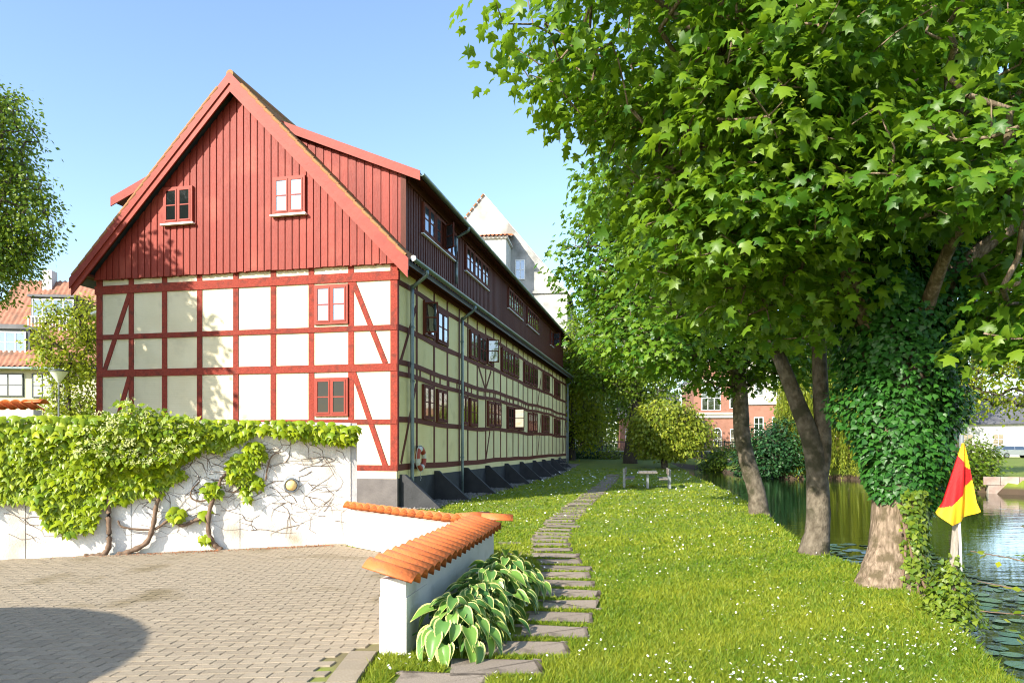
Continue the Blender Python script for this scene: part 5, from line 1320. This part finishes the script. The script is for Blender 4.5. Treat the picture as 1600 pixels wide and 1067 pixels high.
# left
ftree('broadleaf_tree', 'tall green tree reaching over the yellow house roof', -20.8, 26, 13, [(-20.6, 26, 11.8, 2.6, 2.6, 3.8), (-20.4, 26, 8.6, 2.6, 2.4, 1.8), (-17.75, 26, 10.2, .95, 1.0, 1.7), (-18.6, 26, 8.9, 1.1, 1.1, 1.0), (-18.6, 26, 13.2, 1.1, 1.2, 1.6)], 1500, 19, .17, 'far_leaf', 'bark_dark', r0=.3, spread=.32, seed=31)
ftree('broadleaf_tree', 'broad green tree shading the left end of the gable', -17.0, 15.2, 10, [(-16.7, 15.0, 8.3, 3.0, 3.0, 3.6), (-17.0, 15.3, 5.2, 2.8, 2.8, 2.6)], 1500, 18, .30, 'maple_mid', 'bark_dark', r0=.3, spread=.36, seed=32)
ftree('broadleaf_tree', 'light green bushy tree in front of the yellow house wall', -21.2, 34, 7, [(-21.3, 34, 6.6, 1.5, 1.4, 2.2), (-20.6, 34, 4.2, 1.5, 1.3, 1.7), (-21.6, 34, 2.6, 1.2, 1.2, 1.4), (-19.9, 34, 7.6, .9, 1, 1.2)], 620, 14, .19, 'yellow_leaf', r0=.15, spread=.32, seed=33)

# --- weeping willow
ww = thing('weeping_willow', 'weeping willow with long hanging yellow-green strands across the pond', 'tree', (20.9, 46.6, .2))
P, r_ = smooth_path(np.array([(0, 0, -.3), (0, 0, 1.5), (-.4, 0, 4), (-.8, 0, 7)]), np.array([.4, .32, .25, .1]), 5); v, f = tube(P, r_, 10, .05); obj('trunk', mesh_np('trunk', v, f, 'bark', smooth=True), ww)
ns = 440; th = rng.uniform(0, 6.283, ns); rad = 3.1 * np.sqrt(rng.random(ns)) ; top_ = 7.8 - .28 * rad ** 2 + rng.normal(size=ns) * .4; bot = rng.uniform(-.5, .7, ns) + .1 * (3 - rad)
sp_, szs, tt, EA, EB = [], [], [], [], []
for k in range(ns):
    m = 46; zz_ = np.linspace(top_[k], bot[k], m); x = rad[k] * np.cos(th[k]) * (1 + .05 * np.sin(zz_)) - .4; y = rad[k] * np.sin(th[k]) + .05 * np.sin(zz_ * 2)
    q = np.column_stack([x + np.zeros(m), y, zz_]); sp_.append(np.repeat(q, 2, 0) + rng.normal(size=(2 * m, 3)) * .07); tt.append(np.full(2 * m, np.clip(rng.normal(.5, .3), 0, 1))); EA.append(q[:-1:6]); EB.append(q[6::6] if len(q[6::6]) == len(q[:-1:6]) else np.vstack([q[6::6], q[-1:]]))
sp_ = np.vstack(sp_); tt = np.concatenate(tt); n = len(sp_)
obj('crown', leaves_mesh('crown', LANCE, sp_, frames(rng.normal(size=(n, 3)), np.array([0, 0, -1.]) + rng.normal(size=(n, 3)) * .35), rng.uniform(.18, .32, n), tt, 'willow'), ww, kind='stuff')
A_ = np.vstack(EA); B_ = np.vstack(EB); v, f = edge_tubes(A_, B_, np.full(len(A_), .012), np.full(len(A_), .010), 3); obj('strands', mesh_np('strands', v, f, 'willow'), ww, kind='stuff')
k = rng.choice(ns, 40, False); top3 = np.column_stack([rad[k] * np.cos(th[k]) - .4, rad[k] * np.sin(th[k]), top_[k]]); v, f = edge_tubes(np.tile(P[-4], (40, 1)), top3, np.full(40, .06), np.full(40, .02), 5); obj('branches', mesh_np('branches', v, f, 'bark'), ww, kind='stuff')

# --- vine on the white wall
def wp(px, py):
    q = wq(px); y = V0[1] + VD[1] * q; return q, HC + (697 - py) / 1110 * y
vn = thing('climbing_vine', 'bright green climbing vine with woody stems spread over the white wall', 'vine', (V0[0], V0[1], 0))
poly = np.array([wp(*p) for p in [(-250, 655), (-250, 815), (0, 782), (45, 774), (62, 792), (75, 820), (110, 830), (150, 820), (152, 800), (165, 782), (205, 780), (212, 772), (250, 770), (265, 752), (290, 742), (276, 722), (300, 712), (315, 696), (345, 702), (365, 690), (400, 674), (430, 676), (480, 684), (520, 690), (548, 692), (556, 684), (556, 664), (480, 662), (330, 660), (200, 652), (0, 655)]])
lo_, hi_ = poly.min(0), poly.max(0); S = np.column_stack([rng.uniform(lo_[0], hi_[0], 26000), rng.uniform(lo_[1], hi_[1], 26000)]); S = S[inside(S, poly)][:6900]
def blobq(px, py, rpx, n):
    q0, z0 = wp(px, py); rr = rpx / 1110 * 11; t = rng.uniform(0, 6.283, n); u = np.sqrt(rng.random(n)) * rr; return np.column_stack([q0 + u * np.cos(t), z0 + u * np.sin(t)])
S = np.vstack([S] + [blobq(*a) for a in ((397, 705, 17, 70), (378, 728, 22, 110), (372, 742, 14, 50), (400, 750, 10, 30), (332, 762, 12, 40), (276, 801, 11, 34), (318, 802, 7, 14), (322, 838, 8, 16), (384, 764, 7, 12), (386, 776, 4, 6))])
k = np.clip(poly_top := (2.06 - S[:, 1]), 0, 2); n = len(S)
bul = .05 + .22 * np.exp(-((k - .12) / .3) ** 2) * (0.55 + .3 * np.sin(S[:, 0] * 2.2)) + .07 * np.abs(np.sin(S[:, 0] * 3.1 + 4 * S[:, 1])) ; w = bul * rng.uniform(.35, 1.0, n)
w = np.where(S[:, 1] > 2.02, rng.uniform(-.2, .25, n), w)
P = np.column_stack([V0[0] + VD[0] * S[:, 0] + VN[0] * w, V0[1] + VD[1] * S[:, 0] + VN[1] * w, S[:, 1] + np.where(S[:, 1] > 2.0, .05, 0)])
N3 = np.array([VN[0], VN[1], .75]); Rm = frames(N3 + rng.normal(size=(n, 3)) * .33, np.array([VN[0] * .35, VN[1] * .35, -1.]) + rng.normal(size=(n, 3)) * .35)
sz = rng.uniform(.09, .165, n); tn = np.clip(rng.normal(.5, .27, n), 0, 1); V03 = np.array([V0[0], V0[1], 0])
vis = (np.abs(P[:, 0] / P[:, 1]) < .72); o = np.argsort(np.where(vis, -w - sz, 9))[:290]; m = np.ones(n, bool); m[o] = False
fo = obj('foliage', leaves_mesh('foliage', VINEL, P[m] - V03, Rm[m], sz[m], tn[m], 'vine'), vn, kind='stuff'); leaf_objs(VINEL, P[o], Rm[o], sz[o], tn[o], 'vine', fo, off=V03)
def vstem(pts, r0, r1, name='stem', w=.03):
    P_ = []
    for i, (px, py) in enumerate(pts):
        q, z = wp(px, py); ww_ = w + r0; P_.append((VD[0] * q + VN[0] * ww_, VD[1] * q + VN[1] * ww_, max(z, .03)))
    Q, rr = smooth_path(np.array(P_), np.linspace(r0, r1, len(P_)), 6); rr = rr * (1 + .18 * np.sin(np.arange(len(rr)) * 1.7)); MB().tube(Q, rr, 7).build(name, 'twig', vn, smooth=True)
vstem([(133, 874), (150, 869), (166, 862), (172, 845), (171, 800), (174, 760)], .045, .035)
vstem([(185, 868), (205, 860), (230, 846), (240, 820), (245, 790), (252, 768)], .045, .028)
vstem([(346, 861), (334, 848), (326, 828), (328, 795), (340, 765), (346, 745)], .045, .022); vstem([(327, 805), (305, 812), (285, 820), (265, 812), (240, 826), (195, 823), (185, 812)], .032, .012)
vstem([(340, 770), (318, 782), (300, 778), (300, 765), (312, 752)], .016, .008); vstem([(346, 748), (370, 720), (395, 700)], .02, .01); vstem([(415, 750), (418, 730), (425, 712), (438, 706)], .014, .006)
tw = MB()
for k in range(260):
    px = rng.uniform(0, 545) if k > 60 else rng.uniform(200, 545); py = rng.uniform(690, 770) if k < 100 else rng.uniform(700, 835)
    a = rng.uniform(-.9, .9) + (math.pi if rng.random() < .4 else 0); P_ = []
    for s_ in range(rng.integers(4, 9)):
        q, z = wp(px, py)
        if q < .03 or z < .15 or z > 1.98: break
        P_.append((VD[0] * q + VN[0] * .006, VD[1] * q + VN[1] * .006, z)); a += rng.normal() * .5; px += 12 * math.cos(a); py += 9 * math.sin(a)
    if len(P_) > 2: tw.tube(np.array(P_), np.linspace(rng.uniform(.002, .006), .0012, len(P_)), 4, False)
tw.build('twigs', 'twig', vn, kind='stuff')
# --- climbing hydrangea
hy = thing('climbing_hydrangea', 'cream flowering climbing hydrangea growing through the vine on the wall', 'hydrangea', (V0[0], V0[1], 0))
hp = np.array([wp(*p) for p in [(120, 690), (150, 655), (178, 640), (190, 622), (206, 628), (250, 640), (300, 652), (322, 668), (318, 700), (280, 720), (230, 735), (180, 725), (150, 745), (125, 735)]])
S = np.column_stack([rng.uniform(hp[:, 0].min(), hp[:, 0].max(), 4000), rng.uniform(hp[:, 1].min(), hp[:, 1].max(), 4000)]); S = S[inside(S, hp)][:1100]; n = len(S)
w = rng.uniform(.12, .38, n); P = np.column_stack([VD[0] * S[:, 0] + VN[0] * w, VD[1] * S[:, 0] + VN[1] * w, S[:, 1]])
obj('foliage', leaves_mesh('foliage', OVAL, P, frames(N3 + rng.normal(size=(n, 3)) * .5, np.array([0, 0, -.6]) + rng.normal(size=(n, 3)) * .6), rng.uniform(.07, .12, n), np.clip(rng.normal(.4, .3, n), 0, 1), 'vine'), hy, kind='stuff')
nf = 58; c = P[rng.choice(n, nf, False)] + np.array([VN[0], VN[1], .3]) * .06
for k in range(nf):
    m_ = 34; t = rng.uniform(0, 6.283, m_); u = np.sqrt(rng.random(m_)) * .085
    nrm_ = norm(np.array([VN[0], VN[1], 1.0]) + rng.normal(size=3) * .25); b1 = norm(np.cross(nrm_, [1., 0, 0])); b2 = np.cross(nrm_, b1)
    pp = u[:, None] * (np.cos(t)[:, None] * b1 + np.sin(t)[:, None] * b2) + rng.normal(size=(m_, 3)) * .008
    obj('flower_head', leaves_mesh('flower_head', OVAL, pp, frames(nrm_ + rng.normal(size=(m_, 3)) * .5, rng.normal(size=(m_, 3))), rng.uniform(.016, .04, m_), rng.random(m_), 'panicle'), hy, loc=tuple(c[k]), kind='stuff')

# --- hostas beside the low wall
rows_, colsn = 7, 6; V = []; F = []; rim = []
for j in range(rows_ + 1):
    t = j / rows_; hwid_ = .34 * (math.sin(math.pi * min(1, (t + .10) / 1.10) ** .62)) if t < 1 else 0.0
    for i in range(colsn + 1):
        s_ = (i / colsn - .5) * 2; V.append((hwid_ * s_, t - .10 * (1 - t) * abs(s_) ** 2, .13 * abs(s_) ** 1.3 * hwid_ / .34 - .38 * t * t + .10 * t + .012 * math.sin(9 * t + 3 * s_)))
        rim.append(max(abs(s_), (t - .55) / .45 if t > .55 else 0) ** 2 * .85)
for j in range(rows_):
    for i in range(colsn): a = j * (colsn + 1) + i; F.append((a, a + 1, a + colsn + 2, a + colsn + 1))
hmesh = [mesh_np('leaf', np.array(V), np.array(F), 'hosta', {'tint': np.full(len(V), t), 'rim': rim}, True) for t in (.05, .35, .65, .95)]
for k, (x, y, lab, nl) in enumerate(((-.47, 5.78, 'variegated hosta at the free end of the tiled low wall', 92), (-.36, 6.42, 'variegated hosta second from the free end of the tiled wall', 88),
                                     (-.22, 7.05, 'variegated hosta third from the free end of the tiled wall', 80), (-.06, 7.72, 'variegated hosta nearest the corner of the tiled low wall', 74))):
    h_ = thing('hosta', lab, 'plant', (x, y, 0), group='hostas along the low wall')
    for i in range(nl):
        ring = (i / nl) ** .75; a = i * 2.39996 + rng.normal() * .25; rr = .05 + .36 * ring + rng.normal() * .03
        px_, py_ = rr * math.cos(a), rr * math.sin(a) * 1.05
        if x + px_ < -.82 + (y + py_ - 5.62) * .16 + .13: px_ = abs(px_) * .4
        zz_ = .40 - .30 * ring ** 1.4 + rng.normal() * .03 + (.05 if k > 1 else 0); sc = rng.uniform(.15, .215) * (1.0 if ring > .3 else .85)
        out = Vector((math.cos(a), math.sin(a), .15 - .75 * ring + rng.normal() * .2)); nr = Vector((math.cos(a) * (.2 + .7 * ring), math.sin(a) * (.2 + .7 * ring), 1 - .35 * ring)) + Vector(rng.normal(size=3)) * .22
        fr_ = frames(np.array(nr)[None], np.array(out)[None])[0]
        o_ = bpy.data.objects.new('leaf', hmesh[rng.integers(0, 4)]); col.objects.link(o_); o_.parent = h_
        o_.matrix_local = Matrix.Translation((px_, py_, zz_)) @ Matrix(fr_.tolist()).to_4x4() @ Matrix.Scale(sc, 4)
    pt = MB()
    for i in range(40):
        a = i * 2.4; e = .1 + .25 * (i / 40); pt.tube(np.array([(.03 * math.cos(a), .03 * math.sin(a), -.01), (e * .6 * math.cos(a), e * .6 * math.sin(a), .2), (e * math.cos(a), e * math.sin(a), .36 - .25 * (i / 40))]), .006, 4, False)
    pt.build('stalks', 'hosta', h_, kind='stuff')

# --- lily pads
pts_ = [(math.cos(t) * 1, math.sin(t)) for t in np.linspace(.12, 2 * math.pi - .12, 16)]
lp = [mesh_np('lily_pad', np.array([(0, 0, 0.002)] + [(x, y, .006 * math.sin(5 * i)) for i, (x, y) in enumerate(pts_)]), np.array([(0, i, i + 1) for i in range(1, 16)]), 'lily', {'tint': np.full(17, t)}) for t in (.1, .45, .8)]
placed = []; tries = 0
while len(placed) < 210 and tries < 20000:
    tries += 1; y = rng.uniform(4.6, 15); x = rng.uniform(3.9, 10.5)
    if x / y > .80 or x / y < .36: continue
    s_ = sdist(np.array([[x, y]]), POND)[0]
    if s_ > -.22 or (y > 9.5 and s_ < -2.6): continue
    r_ = rng.uniform(.07, .16) * (1.5 if y < 7 else 1.0)
    if any((x - a) ** 2 + (y - b_) ** 2 < (.85 * (r_ + c)) ** 2 for a, b_, c in placed): continue
    placed.append((x, y, r_))
for i, (x, y, r_) in enumerate(placed):
    obj('lily_pad', lp[i % 3], None, (x, y, WZ + .006 + .003 * (i % 4)), (rng.normal() * .02, rng.normal() * .02, rng.uniform(0, 6.28)), (r_, r_ * rng.uniform(.85, 1), r_), label=('large glossy lily pad floating close to the wooden stake' if y < 7 else 'small lily pad floating between the ivy-clad maple and open water' if y < 10 else 'small lily pad floating beside the twin-stemmed maple'), cat='lily pad', group=('lily pads near the stake' if y < 7 else 'lily pads past the ivy-clad maple' if y < 10 else 'lily pads beside the twin-stemmed maple'))

# --- ivy mound at the stake and overhanging twigs
im = thing('ivy_mound', 'low yellow-green ivy growing round the wooden stake', 'ivy', (fx, fy, 0))
n = 1500; th = rng.uniform(0, 6.283, n); z = rng.beta(1.2, 2.2, n) * .72; w = np.interp(z, [0, .3, .72], [.30, .17, .06]) * np.sqrt(rng.random(n)) * 1.15
P = np.column_stack([w * np.cos(th) * 1.1 - .02, w * np.sin(th), z - .10]); D = np.column_stack([np.cos(th), np.sin(th), 0 * th])
obj('foliage', leaves_mesh('foliage', IVYL, P, frames(D + np.array([0, 0, .8]) + rng.normal(size=(n, 3)) * .5, D + rng.normal(size=(n, 3)) * .6 - np.array([0, 0, .5])), rng.uniform(.03, .06, n), rng.random(n), 'ivy_young'), im, kind='stuff')
for k in range(7):
    a = k * .9; MB().tube(np.array([(0.02 * math.cos(a), .02 * math.sin(a), -.2), (.08 * math.cos(a), .08 * math.sin(a), .15), (.03 * math.cos(a + 1), .03 * math.sin(a + 1), .5)]), .006, 5).build('stem', 'twig', im)
sh = thing('waterside_shrub', 'shrub with thin twigs and yellow-green leaves reaching over the water', 'shrub', (3.72, 4.35, -.05))
tws = [[(0, 0, -.1), (.12, .35, .55), (.02, .72, .84), (-.30, .95, .92)], [(0, 0, -.1), (.2, .5, .35), (.12, .85, .60), (-.12, 1.15, .66)], [(0, 0, -.1), (.2, .5, .25), (.16, .9, .42), (-.16, 1.05, .45)], [(0, 0, -.1), (.1, .3, .6), (.08, .62, 1.0), (.0, .85, 1.12)], [(0, 0, -.1), (.25, .4, .5), (.3, .8, .75), (.2, 1.1, .85)], [(0, 0, -.1), (.15, .3, .2), (.05, .6, .3), (-.05, .75, .33)]]
for tq in tws:
    Q, rr = smooth_path(np.array(tq), np.linspace(.010, .003, 4), 5); tb_ = MB().tube(Q, rr, 5).build('twig', 'twig', sh, smooth=True)
    for i in range(7, len(Q)):
        for s_ in (0, 1):
            if rng.random() < .35: continue
            p_ = Q[i] + rng.normal(size=3) * .025; fr_ = frames(np.array([[0, -.25, 1.]]) + rng.normal(size=(1, 3)) * .35, rng.normal(size=(1, 3)) + np.array([[0, 0, -.3]]))
            leaf_objs(OVAL, p_[None], fr_, np.array([rng.uniform(.05, .085)]), np.array([rng.random()]), 'yellow_leaf', tb_)
